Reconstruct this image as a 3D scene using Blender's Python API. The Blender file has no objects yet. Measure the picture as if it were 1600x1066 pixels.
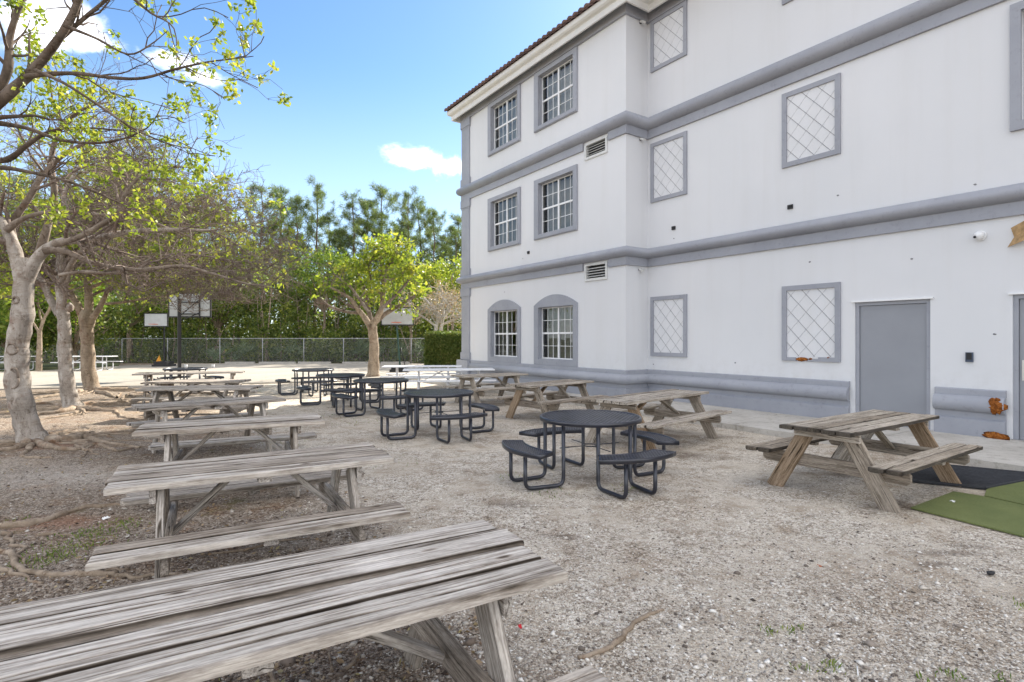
import bpy, math, random
import numpy as np
from mathutils import Vector, Matrix

random.seed(7)
RNG = np.random.default_rng(7)
R = math.radians
scene = bpy.context.scene
COL = scene.collection

# ------------------------------------------------------------------ camera, sky, sun, exposure
CAM_H = 1.68
FPX, HOR = 860.0, 529.0
cam = bpy.data.cameras.new('camera')
cam.sensor_width = 36.0
cam.lens = 36.0 * FPX / 1600.0
cam.shift_y = -(533.0 - HOR) / 1600.0
cam.clip_start = 0.05
cam.clip_end = 2000.0
cam_o = bpy.data.objects.new('camera', cam)
cam_o.location = (0, 0, CAM_H)
cam_o.rotation_euler = (R(90), 0, 0)
COL.objects.link(cam_o)
scene.camera = cam_o

SUN_AZ = 24.0      # degrees to the right of the viewing direction (+Y)
SUN_EL = 36.0
world = bpy.data.worlds.new('World')
scene.world = world
world.use_nodes = True


def ramp_set(nd, stops, interp='LINEAR'):
    cr = nd.color_ramp
    cr.interpolation = interp
    while len(cr.elements) > 1:
        cr.elements.remove(cr.elements[-1])
    cr.elements[0].position = stops[0][0]
    cr.elements[0].color = (*stops[0][1], 1) if len(stops[0][1]) == 3 else stops[0][1]
    for p, c in stops[1:]:
        e = cr.elements.new(p)
        e.color = (*c, 1) if len(c) == 3 else c


class NT:
    """small helper for building node trees"""
    def __init__(self, tree):
        self.t = tree
        tree.nodes.clear()

    def n(self, typ, ins=None, **props):
        nd = self.t.nodes.new(typ)
        for k, v in props.items():
            setattr(nd, k, v)
        if ins:
            for k, v in ins.items():
                if isinstance(v, bpy.types.NodeSocket):
                    self.t.links.new(v, nd.inputs[k])
                else:
                    nd.inputs[k].default_value = v
        return nd

    def math(self, op, a, b=None, c=None, clamp=False):
        nd = self.n('ShaderNodeMath', operation=op, use_clamp=clamp)
        for i, v in enumerate((a, b, c)):
            if v is None:
                continue
            if isinstance(v, bpy.types.NodeSocket):
                self.t.links.new(v, nd.inputs[i])
            else:
                nd.inputs[i].default_value = v
        return nd.outputs[0]

    def vmath(self, op, a, b=None):
        nd = self.n('ShaderNodeVectorMath', operation=op)
        for i, v in enumerate((a, b)):
            if v is None:
                continue
            if isinstance(v, bpy.types.NodeSocket):
                self.t.links.new(v, nd.inputs[i])
            else:
                nd.inputs[i].default_value = v
        return nd.outputs['Value'] if op in ('DOT_PRODUCT', 'LENGTH', 'DISTANCE') else nd.outputs[0]

    def noise(self, vec, scale, detail=4.0, rough=0.5, dist=0.0):
        nd = self.n('ShaderNodeTexNoise', {'Scale': scale, 'Detail': detail, 'Roughness': rough, 'Distortion': dist})
        if vec is not None:
            self.t.links.new(vec, nd.inputs['Vector'])
        return nd.outputs['Fac']

    def ramp(self, fac, stops, interp='LINEAR'):
        nd = self.n('ShaderNodeValToRGB')
        ramp_set(nd, stops, interp)
        self.t.links.new(fac, nd.inputs[0])
        return nd.outputs[0]

    def mix(self, fac, a, b, mode='MIX'):
        nd = self.n('ShaderNodeMix', data_type='RGBA', blend_type=mode)
        for idx, v in ((0, fac), (6, a), (7, b)):
            if isinstance(v, bpy.types.NodeSocket):
                self.t.links.new(v, nd.inputs[idx])
            elif idx == 0:
                nd.inputs[0].default_value = v
            else:
                nd.inputs[idx].default_value = (*v, 1) if len(v) == 3 else v
        return nd.outputs[2]

    def link(self, a, b):
        self.t.links.new(a, b)


def build_world():
    w = NT(world.node_tree)
    sky = w.n('ShaderNodeTexSky', sky_type='NISHITA', sun_disc=False)
    sky.sun_elevation = R(SUN_EL)
    sky.sun_rotation = R(SUN_AZ)
    sky.altitude = 0.0
    sky.air_density = 1.0
    sky.dust_density = 0.25
    sky.ozone_density = 2.2
    tc = w.n('ShaderNodeTexCoord')
    d = tc.outputs['Generated']
    sep = w.n('ShaderNodeSeparateXYZ', {0: d})
    # clouds: soft cumulus banks laid on a plane high overhead, thinned by a ragged noise
    z = w.math('MAXIMUM', sep.outputs[2], 0.02)
    u = w.math('DIVIDE', sep.outputs[0], w.math('ADD', z, 0.12))
    v = w.math('DIVIDE', sep.outputs[1], w.math('ADD', z, 0.12))
    uv = w.n('ShaderNodeCombineXYZ', {0: u, 1: v, 2: 0.0}).outputs[0]
    nz = w.noise(d, 9.0, 7.0, 0.62, 0.3)
    total = None

    def cloud(px, py, sx, sy, amp=1.0):
        dv = Vector(((px - 800) / FPX, 1.0, -(py - HOR) / FPX)).normalized()
        diff = w.vmath('SUBTRACT', d, tuple(dv))
        right = Vector((dv.y, -dv.x, 0)).normalized()
        up = right.cross(dv).normalized()
        a = w.math('DIVIDE', w.vmath('DOT_PRODUCT', diff, tuple(right)), sx / FPX)
        b = w.math('DIVIDE', w.vmath('DOT_PRODUCT', diff, tuple(up)), sy / FPX)
        rr = w.math('SQRT', w.math('ADD', w.math('MULTIPLY', a, a), w.math('MULTIPLY', b, b)))
        return w.math('MULTIPLY', w.math('SUBTRACT', 1.25, rr), amp, clamp=False)
    for args in ((310, 122, 52, 13), (268, 98, 40, 15), (658, 246, 58, 18), (705, 256, 40, 18), (35, 30, 70, 30), (130, 62, 45, 14)):
        c = cloud(*args)
        total = c if total is None else w.math('MAXIMUM', total, c)
    dens = w.math('ADD', total, w.math('MULTIPLY', w.math('SUBTRACT', nz, 0.5), 4.0))
    near = w.ramp(dens, [(0.0, (0, 0, 0)), (0.9, (1, 1, 1))], 'EASE')
    # unseen bright clouds added outside the view to fill the shade
    fld = w.noise(uv, 1.3, 7.0, 0.6, 0.2)
    scat = w.ramp(fld, [(0.44, (0, 0, 0)), (0.58, (1, 1, 1))])
    # the part of the sky in view holds only the few clouds above
    fwd = w.math('MULTIPLY', w.math('SUBTRACT', 0.35, sep.outputs[1]), 3.0, clamp=True)
    scat = w.math('MULTIPLY', scat, fwd)
    mask = w.math('MAXIMUM', w.math('MULTIPLY', near, 0.6), scat, clamp=True)
    # pale haze low over the horizon
    hz = w.ramp(sep.outputs[2], [(0.0, (1, 1, 1)), (0.16, (0.5, 0.5, 0.5)), (0.45, (0, 0, 0))], 'EASE')
    skyc = w.mix(1.0, sky.outputs[0], (0.62, 0.755, 0.85), 'MULTIPLY')
    base = w.mix(w.math('MULTIPLY', hz, 0.62), skyc, (5.0, 5.5, 5.9))
    col = w.mix(mask, base, (13.5, 13.0, 12.6))
    bg = w.n('ShaderNodeBackground', {'Color': col, 'Strength': 0.1})
    out = w.n('ShaderNodeOutputWorld')
    w.link(bg.outputs[0], out.inputs[0])


build_world()
sun = bpy.data.lights.new('sun', 'SUN')
sun.energy = 5.0
sun.angle = R(0.5)
sun.color = (1.0, 0.93, 0.83)
sun_o = bpy.data.objects.new('sun', sun)
sd = Vector((math.sin(R(SUN_AZ)) * math.cos(R(SUN_EL)), math.cos(R(SUN_AZ)) * math.cos(R(SUN_EL)), math.sin(R(SUN_EL))))
sun_o.rotation_euler = sd.to_track_quat('Z', 'Y').to_euler()
sun_o.location = (0, 0, 30)
COL.objects.link(sun_o)
vs = scene.view_settings
vs.view_transform = 'Standard'
vs.look = 'None'
vs.gamma = 1.0
vs.use_curve_mapping = False
vs.exposure = 1.36
scene.cycles.pixel_filter_width = 1.0
scene.cycles.use_denoising = True
scene.cycles.denoising_prefilter = 'ACCURATE'
scene.render.filter_size = 1.1

# ------------------------------------------------------------------ helpers
def at(px, py, Y):
    return Vector(((px - 800) / FPX * Y, Y, CAM_H - (py - HOR) / FPX * Y))


def tag(o, label=None, cat=None, group=None, kind=None):
    if label: o['label'] = label
    if cat: o['category'] = cat
    if group: o['group'] = group
    if kind: o['kind'] = kind
    return o


def empty(name, loc=(0, 0, 0), rz=0.0, parent=None):
    o = bpy.data.objects.new(name, None)
    o.empty_display_size = 0.2
    o.location = loc
    o.rotation_euler = (0, 0, rz)
    if parent: o.parent = parent
    COL.objects.link(o)
    return o


def link_mesh(name, me, parent=None, loc=(0, 0, 0), rot=(0, 0, 0)):
    o = bpy.data.objects.new(name, me)
    o.location = loc
    o.rotation_euler = rot
    if parent: o.parent = parent
    COL.objects.link(o)
    return o


def np_mesh(name, v, f, mat, smooth=False):
    """v (N,3), f (M,k) with constant k"""
    me = bpy.data.meshes.new(name)
    v = np.asarray(v, dtype=np.float32)
    f = np.asarray(f, dtype=np.int32)
    k = f.shape[1]
    me.vertices.add(len(v))
    me.vertices.foreach_set('co', v.ravel())
    me.loops.add(f.size)
    me.loops.foreach_set('vertex_index', f.ravel())
    me.polygons.add(len(f))
    me.polygons.foreach_set('loop_start', np.arange(0, f.size, k, dtype=np.int32))
    if smooth:
        me.polygons.foreach_set('use_smooth', np.ones(len(f), dtype=bool))
    me.update(calc_edges=True)
    if mat: me.materials.append(mat)
    return me


class MB:
    """collects shapes into one mesh"""
    def __init__(self):
        self.v, self.f, self.s = [], [], []

    def add(self, vs_, fs_, smooth=False):
        b = len(self.v)
        self.v += [tuple(p) for p in vs_]
        for f in fs_:
            self.f.append(tuple(i + b for i in f))
            self.s.append(smooth)

    def box(self, c, s, rz=0.0, M=None):
        hx, hy, hz = s[0] / 2, s[1] / 2, s[2] / 2
        pts = [Vector((x, y, z)) for x in (-hx, hx) for y in (-hy, hy) for z in (-hz, hz)]
        if M is None:
            M = Matrix.Rotation(rz, 3, 'Z')
        pts = [M @ p + Vector(c) for p in pts]
        self.add(pts, [(0, 1, 3, 2), (4, 6, 7, 5), (0, 4, 5, 1), (2, 3, 7, 6), (0, 2, 6, 4), (1, 5, 7, 3)])

    def box2(self, a, b):
        self.box([(a[i] + b[i]) / 2 for i in range(3)], [abs(b[i] - a[i]) for i in range(3)])

    def tube(self, pts, rad, sides=8, caps=True, smooth=True):
        pts = [Vector(p) for p in pts]
        n = len(pts)
        rr = [rad] * n if not hasattr(rad, '__len__') else list(rad)
        b = len(self.v)
        prev = None
        for i, p in enumerate(pts):
            t = (pts[min(i + 1, n - 1)] - pts[max(i - 1, 0)])
            if t.length < 1e-9: t = Vector((0, 0, 1))
            t.normalize()
            if prev is None:
                a = Vector((0, 0, 1)) if abs(t.z) < 0.9 else Vector((1, 0, 0))
                u = t.cross(a).normalized()
            else:
                u = (prev - t * prev.dot(t))
                u = u.normalized() if u.length > 1e-6 else t.orthogonal().normalized()
            prev = u
            w = t.cross(u)
            for k in range(sides):
                an = 2 * math.pi * k / sides
                self.v.append(tuple(p + (u * math.cos(an) + w * math.sin(an)) * rr[i]))
        for i in range(n - 1):
            for k in range(sides):
                k2 = (k + 1) % sides
                self.f.append((b + i * sides + k, b + i * sides + k2, b + (i + 1) * sides + k2, b + (i + 1) * sides + k))
                self.s.append(smooth)
        if caps:
            self.f.append(tuple(b + k for k in reversed(range(sides)))); self.s.append(False)
            self.f.append(tuple(b + (n - 1) * sides + k for k in range(sides))); self.s.append(False)

    def prism(self, poly, z0, z1):
        n = len(poly)
        b = len(self.v)
        for z in (z0, z1):
            for p in poly:
                self.v.append((p[0], p[1], z))
        self.f.append(tuple(b + i for i in reversed(range(n)))); self.s.append(False)
        self.f.append(tuple(b + n + i for i in range(n))); self.s.append(False)
        for i in range(n):
            j = (i + 1) % n
            self.f.append((b + i, b + j, b + n + j, b + n + i)); self.s.append(False)

    def mesh(self, name, mat):
        me = bpy.data.meshes.new(name)
        me.from_pydata(self.v, [], self.f)
        me.polygons.foreach_set('use_smooth', self.s)
        if mat: me.materials.append(mat)
        me.update()
        return me

    def build(self, name, mat, parent=None, loc=(0, 0, 0), rot=(0, 0, 0)):
        return link_mesh(name, self.mesh(name, mat), parent, loc, rot)


# ------------------------------------------------------------------ materials
def new_mat(name):
    m = bpy.data.materials.new(name)
    m.use_nodes = True
    return m, NT(m.node_tree)


def finish(w, col, rough=0.8, bump=None, bstr=0.3, bdist=0.01, metal=0.0, spec=0.4, **extra):
    p = w.n('ShaderNodeBsdfPrincipled')
    for k, v in (('Base Color', col), ('Roughness', rough), ('Metallic', metal), ('Specular IOR Level', spec)):
        if isinstance(v, bpy.types.NodeSocket): w.link(v, p.inputs[k])
        else: p.inputs[k].default_value = (*v, 1) if k == 'Base Color' else v
    for k, v in extra.items():
        p.inputs[k].default_value = v
    if bump is not None:
        b = w.n('ShaderNodeBump', {'Strength': bstr, 'Distance': bdist, 'Height': bump})
        w.link(b.outputs[0], p.inputs['Normal'])
    o = w.n('ShaderNodeOutputMaterial')
    w.link(p.outputs[0], o.inputs[0])
    return p


def obj_rand_vec(w, scale=37.0):
    oi = w.n('ShaderNodeObjectInfo')
    r = w.math('MULTIPLY', oi.outputs['Random'], scale)
    return oi.outputs['Random'], w.n('ShaderNodeCombineXYZ', {0: r, 1: w.math('MULTIPLY', r, 1.7), 2: w.math('MULTIPLY', r, 0.6)}).outputs[0]


def mat_wood(name, dark, mid, light, bstr=0.9, burnt=None, edge=None, worn=False):
    m, w = new_mat(name)
    tc = w.n('ShaderNodeTexCoord')
    rnd, off = obj_rand_vec(w)
    co = w.vmath('ADD', tc.outputs['Object'], off)
    # slow wander of the grain so that it bends round knots
    wob = w.n('ShaderNodeTexNoise', {'Scale': 1.0, 'Detail': 2.0, 'Vector': w.n('ShaderNodeMapping', {0: co, 'Scale': (1.3, 5.0, 5.0)}).outputs[0]})
    wv = w.n('ShaderNodeVectorMath', {0: wob.outputs['Color'], 1: (0.0, 0.035, 0.035)}, operation='MULTIPLY').outputs[0]
    co2 = w.vmath('ADD', co, wv)
    g1 = w.noise(w.n('ShaderNodeMapping', {0: co2, 'Scale': (1.6, 55.0, 55.0)}).outputs[0], 1.0, 6.0, 0.7)
    g2 = w.noise(w.n('ShaderNodeMapping', {0: co2, 'Scale': (7.0, 170.0, 170.0)}).outputs[0], 1.0, 3.0, 0.65)
    g3 = w.noise(w.n('ShaderNodeMapping', {0: co2, 'Scale': (0.35, 11.0, 11.0)}).outputs[0], 1.0, 2.0, 0.5)
    g4 = w.noise(w.n('ShaderNodeMapping', {0: co2, 'Scale': (1.0, 40.0, 40.0)}).outputs[0], 1.0, 1.0, 0.5)
    brk = w.noise(w.n('ShaderNodeMapping', {0: co, 'Scale': (2.0, 7.0, 7.0)}).outputs[0], 1.0, 2.0, 0.5)
    r1 = w.math('ADD', w.math('ABSOLUTE', w.math('SUBTRACT', g3, 0.5)), w.math('MULTIPLY', w.math('SUBTRACT', 0.5, brk, clamp=True), 0.35))
    r2 = w.math('ADD', w.math('ABSOLUTE', w.math('SUBTRACT', g4, 0.47)), w.math('MULTIPLY', w.math('SUBTRACT', brk, 0.42, clamp=True), 0.5))
    crack = w.math('MULTIPLY', w.ramp(r1, [(0.003, (0, 0, 0)), (0.012, (1, 1, 1))]), w.ramp(r2, [(0.004, (0.62, 0.62, 0.62)), (0.03, (1, 1, 1))]))
    blot = w.noise(co, 2.2, 4.0, 0.6)
    g5 = w.noise(w.n('ShaderNodeMapping', {0: co, 'Scale': (30.0, 140.0, 140.0)}).outputs[0], 1.0, 2.0, 0.6)
    grain = w.math('ADD', w.math('ADD', w.math('MULTIPLY', g1, 0.50), w.math('MULTIPLY', g2, 0.32)), w.math('MULTIPLY', g5, 0.18))
    col = w.ramp(grain, [(0.39, dark), (0.475, mid), (0.57, light)])
    kn = w.n('ShaderNodeTexVoronoi', {'Scale': 1.0, 'Vector': w.n('ShaderNodeMapping', {0: co, 'Scale': (3.2, 9.0, 5.0)}).outputs[0]})
    gate = w.math('GREATER_THAN', w.n('ShaderNodeSeparateColor', {0: kn.outputs['Color']}).outputs[0], 0.62)
    kd = w.math('ADD', kn.outputs['Distance'], w.math('SUBTRACT', 1.0, gate))
    knot = w.ramp(kd, [(0.06, (0.22, 0.19, 0.17)), (0.12, (0.7, 0.66, 0.62)), (0.17, (1, 1, 1))])
    col = w.mix(1.0, col, w.ramp(blot, [(0.3, (0.72, 0.70, 0.68)), (0.7, (1.12, 1.1, 1.08))]), 'MULTIPLY')
    col = w.mix(1.0, col, knot, 'MULTIPLY')
    col = w.mix(1.0, col, w.ramp(crack, [(0.0, (0.16, 0.14, 0.12)), (1.0, (1, 1, 1))]), 'MULTIPLY')
    tone = w.ramp(rnd, [(0.0, (0.70, 0.66, 0.62)), (0.35, (0.90, 0.865, 0.83)), (0.7, (1.0, 0.99, 0.98)), (1.0, (1.10, 1.09, 1.09))])
    col = w.mix(1.0, col, tone, 'MULTIPLY')
    if worn:       # dirt lying in the modelled grain and cracks
        wr = w.n('ShaderNodeAttribute', attribute_name='wear').outputs['Fac']
        col = w.ramp(w.math('ADD', w.math('MULTIPLY', grain, 0.9), w.math('MULTIPLY', w.math('SUBTRACT', wr, 0.6), 0.16)), [(0.28, dark), (0.41, mid), (0.53, light)])
        col = w.mix(1.0, col, knot, 'MULTIPLY')
        col = w.mix(1.0, col, w.ramp(blot, [(0.3, (0.74, 0.71, 0.67)), (0.7, (1.1, 1.08, 1.06))]), 'MULTIPLY')
        col = w.mix(1.0, col, tone, 'MULTIPLY')
        col = w.mix(1.0, col, w.ramp(wr, [(0.04, (0.10, 0.085, 0.07)), (0.32, (0.62, 0.58, 0.54)), (0.55, (0.97, 0.96, 0.95)), (1.0, (1.1, 1.1, 1.1))]), 'MULTIPLY')
    if edge:       # grime packed along the joints between boards
        gy = w.n('ShaderNodeSeparateXYZ', {0: tc.outputs['Generated']}).outputs[1]
        wav = w.math('MULTIPLY', w.math('SUBTRACT', g1, 0.5), 0.10)
        fs_ = []
        if edge in ('both', 'neg'): fs_.append(w.math('SUBTRACT', w.math('ADD', 0.050, wav), gy))
        if edge in ('both', 'pos'): fs_.append(w.math('SUBTRACT', w.math('ADD', 0.050, wav), w.math('SUBTRACT', 1.0, gy)))
        ef = fs_[0] if len(fs_) == 1 else w.math('MAXIMUM', fs_[0], fs_[1])
        ef = w.math('MULTIPLY', ef, 40.0, clamp=True)
        col = w.mix(w.math('MULTIPLY', ef, 0.88), col, (0.035, 0.030, 0.026))
    if burnt is not None:      # charred board ends
        ox = w.n('ShaderNodeSeparateXYZ', {0: tc.outputs['Object']}).outputs[0]
        bf = w.math('MULTIPLY', w.math('ADD', w.math('SUBTRACT', -burnt, ox), w.math('MULTIPLY', w.math('SUBTRACT', blot, 0.5), 0.25)), 14.0, clamp=True)
        col = w.mix(w.math('MULTIPLY', bf, 0.85), col, (0.03, 0.025, 0.02))
    h = w.math('ADD', w.math('MULTIPLY', grain, 1.0), w.math('MULTIPLY', crack, 0.8))
    finish(w, col, 0.92, h, bstr, 0.006, spec=0.15)
    return m


def mat_plain(name, col, rough=0.6, var=0.1, scale=6.0, bstr=0.1, bdist=0.004, metal=0.0, bscale=None, spec=0.4):
    m, w = new_mat(name)
    tc = w.n('ShaderNodeTexCoord')
    n1 = w.noise(tc.outputs['Object'], scale, 6.0, 0.6)
    a = tuple(c * (1 - var) for c in col)
    b = tuple(min(1, c * (1 + var)) for c in col)
    c = w.ramp(n1, [(0.3, a), (0.7, b)])
    n2 = w.noise(tc.outputs['Object'], bscale or scale * 12, 4.0, 0.6)
    finish(w, c, rough, n2, bstr, bdist, metal, spec)
    return m


M = {}
WOODC = {'wood': ((0.145, 0.13, 0.112), (0.35, 0.322, 0.29), (0.58, 0.55, 0.505)), 'wood_warm': ((0.15, 0.13, 0.105), (0.34, 0.305, 0.26), (0.55, 0.51, 0.45))}
M['wood'] = mat_wood('weathered_wood', *WOODC['wood'])
M['wood_worn'] = mat_wood('worn_grained_wood', *WOODC['wood'], bstr=0.6, worn=True)
for k_, c_ in WOODC.items():
    for e_ in ('both', 'neg', 'pos'):
        M[k_ + '_' + e_] = mat_wood(k_ + '_joint_' + e_, *c_, edge=e_)
M['wood_warm'] = mat_wood('tan_weathered_wood', *WOODC['wood_warm'])
M['wood_charred'] = mat_wood('charred_end_wood', (0.16, 0.14, 0.11), (0.35, 0.31, 0.255), (0.54, 0.49, 0.415), burnt=1.02, edge='both')
M['wood_brown'] = mat_wood('brown_wood', (0.12, 0.085, 0.055), (0.29, 0.215, 0.145), (0.42, 0.33, 0.24))


def mat_stucco():
    m, w = new_mat('white_stucco')
    tc = w.n('ShaderNodeTexCoord')
    co = tc.outputs['Object']
    big = w.noise(co, 0.35, 5.0, 0.55)
    # faint rain streaks running down the wall
    st = w.noise(w.n('ShaderNodeMapping', {0: co, 'Scale': (3.0, 3.0, 0.18)}).outputs[0], 1.0, 5.0, 0.6)
    col = w.ramp(big, [(0.3, (0.645, 0.65, 0.66)), (0.7, (0.69, 0.69, 0.70))])
    col = w.mix(1.0, col, w.ramp(st, [(0.25, (0.97, 0.965, 0.955)), (0.5, (1, 1, 1))]), 'MULTIPLY')
    z = w.n('ShaderNodeSeparateXYZ', {0: co}).outputs[2]
    low = w.math('MULTIPLY', w.math('SUBTRACT', 1.35, z), 1.6, clamp=True)
    sp = w.noise(co, 5.0, 6.0, 0.7)
    dirt = w.math('MULTIPLY', low, w.ramp(sp, [(0.45, (0, 0, 0)), (0.7, (1, 1, 1))]))
    col = w.mix(w.math('MULTIPLY', dirt, 0.35), col, (0.50, 0.48, 0.46))
    h = w.noise(co, 70.0, 5.0, 0.65)
    finish(w, col, 0.85, h, 0.22, 0.006, spec=0.25)
    return m


def mat_trim():
    m, w = new_mat('grey_trim_paint')
    co = w.n('ShaderNodeTexCoord').outputs['Object']
    n1 = w.noise(co, 1.1, 6.0, 0.6)
    n2 = w.noise(co, 9.0, 6.0, 0.7)
    col = w.ramp(n1, [(0.3, (0.285, 0.295, 0.33)), (0.7, (0.345, 0.355, 0.39))])
    col = w.mix(1.0, col, w.ramp(n2, [(0.25, (0.80, 0.79, 0.78)), (0.45, (1, 1, 1)), (0.75, (1.0, 1.0, 1.0)), (0.85, (1.15, 1.15, 1.14))]), 'MULTIPLY')
    finish(w, col, 0.62, w.noise(co, 55.0, 4.0, 0.6), 0.18, 0.005, spec=0.35)
    return m


M['stucco'] = mat_stucco()
M['trim'] = mat_trim()
M['door'] = mat_plain('grey_door_paint', (0.265, 0.275, 0.30), 0.45, 0.05, 1.5, 0.05)
M['fascia'] = mat_plain('pale_fascia_paint', (0.66, 0.65, 0.62), 0.6, 0.07, 1.5, 0.1)
M['white'] = mat_plain('white_frame_paint', (0.78, 0.78, 0.78), 0.4, 0.03, 5.0, 0.03)
M['white_table'] = mat_plain('white_table_paint', (0.74, 0.74, 0.75), 0.45, 0.08, 5.0, 0.05)
M['tile'] = mat_plain('brown_roof_tile', (0.115, 0.068, 0.055), 0.8, 0.45, 2.5, 0.3, 0.01)
M['black_metal'] = mat_plain('black_coated_metal', (0.014, 0.016, 0.026), 0.30, 0.45, 7.0, 0.15, 0.002, spec=0.75)
M['pole_green'] = mat_plain('dark_green_pole_paint', (0.02, 0.06, 0.045), 0.45, 0.3, 9.0)
M['mesh_metal'] = mat_plain('dusty_coated_mesh', (0.035, 0.038, 0.052), 0.28, 0.5, 7.0, 0.1, 0.002, spec=0.9)
M['black'] = mat_plain('black_plastic', (0.02, 0.02, 0.022), 0.5, 0.3, 9.0, 0.1)
M['galv'] = mat_plain('galvanised_steel', (0.36, 0.37, 0.37), 0.45, 0.12, 9.0, 0.05, metal=0.3)
M['steel'] = mat_plain('brushed_steel', (0.55, 0.54, 0.52), 0.3, 0.08, 12.0, 0.05, metal=0.9)
M['louver'] = mat_plain('louver_paint', (0.62, 0.62, 0.60), 0.5, 0.08, 8.0, 0.05)
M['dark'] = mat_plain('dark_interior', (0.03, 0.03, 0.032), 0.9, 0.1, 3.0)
M['lattice'] = mat_plain('lattice_groove', (0.42, 0.42, 0.43), 0.8, 0.15, 20.0)
M['joint'] = mat_plain('dark_joint', (0.22, 0.22, 0.23), 0.8, 0.1, 20.0)
M['tan'] = mat_plain('tan_board', (0.42, 0.27, 0.13), 0.8, 0.3, 14.0, 0.2)
M['keypad'] = mat_plain('slate_keypad', (0.055, 0.075, 0.115), 0.4, 0.1, 10.0)
M['curtain'] = mat_plain('grey_curtain', (0.30, 0.29, 0.27), 0.9, 0.18, 6.0, 0.1)
M['curtain_light'] = mat_plain('light_curtain', (0.50, 0.50, 0.49), 0.9, 0.1, 6.0, 0.1)
M['rubber'] = mat_plain('black_rubber', (0.035, 0.037, 0.042), 0.85, 0.3, 25.0, 0.5, 0.004)
M['yellow'] = mat_plain('orange_plastic', (0.75, 0.33, 0.03), 0.5, 0.1, 9.0)
M['paper'] = mat_plain('white_paper', (0.8, 0.8, 0.79), 0.7, 0.03, 9.0)
M['red'] = mat_plain('red_wrapper', (0.55, 0.02, 0.03), 0.5, 0.2, 30.0)
M['orange_leaf'] = mat_plain('dry_leaf', (0.42, 0.13, 0.05), 0.7, 0.3, 30.0)
M['board_white'] = mat_plain('backboard_acrylic', (0.40, 0.42, 0.44), 0.25, 0.1, 4.0, 0.02)
M['kerb'] = mat_plain('wheel_stop_concrete', (0.34, 0.32, 0.29), 0.9, 0.2, 8.0, 0.3)
M['grass'] = mat_plain('dry_grass', (0.10, 0.115, 0.045), 0.9, 0.4, 1.0, 0.8, 0.03, bscale=60)
M['rim'] = mat_plain('orange_rim', (0.55, 0.10, 0.03), 0.5, 0.1, 9.0)


def mat_rust():
    m, w = new_mat('rusty_damage')
    co = w.n('ShaderNodeTexCoord').outputs['Object']
    n = w.noise(co, 18.0, 6.0, 0.7, 0.4)
    col = w.ramp(n, [(0.28, (0.05, 0.018, 0.008)), (0.5, (0.26, 0.085, 0.02)), (0.66, (0.5, 0.20, 0.05)), (0.8, (0.55, 0.42, 0.3))])
    finish(w, col, 0.95, n, 1.0, 0.03, spec=0.1)
    return m


M['rust'] = mat_rust()


def mat_glass():
    m, w = new_mat('window_glass')
    fr = w.n('ShaderNodeFresnel', {'IOR': 1.5})
    fac = w.math('ADD', w.math('MULTIPLY', fr.outputs[0], 1.1), 0.03, clamp=True)
    t = w.n('ShaderNodeBsdfTransparent', {'Color': (0.72, 0.76, 0.76, 1)})
    g = w.n('ShaderNodeBsdfGlossy', {'Roughness': 0.015, 'Color': (1, 1, 1, 1)})
    mx = w.n('ShaderNodeMixShader', {0: fac, 1: t.outputs[0], 2: g.outputs[0]})
    o = w.n('ShaderNodeOutputMaterial')
    w.link(mx.outputs[0], o.inputs[0])
    return m


M['glass'] = mat_glass()


def mat_concrete(name, a, b, scale=1.2, dark=(0.62, 0.6, 0.56)):
    m, w = new_mat(name)
    co = w.n('ShaderNodeTexCoord').outputs['Object']
    n1 = w.noise(co, scale, 7.0, 0.62)
    n2 = w.noise(co, 9.0, 6.0, 0.7)
    n3 = w.noise(co, 140.0, 2.0, 0.6)
    col = w.ramp(n1, [(0.3, a), (0.68, b)])
    col = w.mix(1.0, col, w.ramp(n2, [(0.28, dark), (0.48, (1, 1, 1))]), 'MULTIPLY')
    col = w.mix(1.0, col, w.ramp(n3, [(0.3, (0.86, 0.86, 0.86)), (0.6, (1.04, 1.04, 1.04))]), 'MULTIPLY')
    cr = w.n('ShaderNodeTexVoronoi', {'Scale': 0.45, 'Vector': w.vmath('ADD', co, w.n('ShaderNodeTexNoise', {'Scale': 1.5, 'Detail': 5.0, 'Vector': co}).outputs['Color'])}, feature='DISTANCE_TO_EDGE')
    crack = w.ramp(cr.outputs['Distance'], [(0.0, (0.72, 0.71, 0.69)), (0.008, (1, 1, 1))])
    col = w.mix(1.0, col, crack, 'MULTIPLY')
    finish(w, col, 0.9, w.math('ADD', n3, w.math('MULTIPLY', n2, 0.6)), 0.35, 0.004, spec=0.2)
    return m


M['slab'] = mat_concrete('walkway_concrete', (0.42, 0.39, 0.345), (0.57, 0.54, 0.49))
M['court'] = mat_concrete('court_concrete', (0.30, 0.27, 0.225), (0.38, 0.345, 0.29), 0.5, (0.80, 0.78, 0.75))


def ground_mask(w):
    """0 = pale gravel by the building, 1 = brown dirt and mulch under the trees"""
    geo = w.n('ShaderNodeNewGeometry')
    pos = geo.outputs['Position']
    d = w.vmath('DOT_PRODUCT', pos, (0.8264, 0.5631, 0.0))
    nn = w.noise(pos, 0.8, 6.0, 0.65)
    e = w.math('ADD', d, w.math('MULTIPLY', w.math('SUBTRACT', nn, 0.5), 3.2))
    return pos, w.ramp(w.math('MULTIPLY', w.math('SUBTRACT', 2.3, e), 0.7, clamp=True), [(0.0, (0, 0, 0)), (1.0, (1, 1, 1))], 'EASE')


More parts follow.
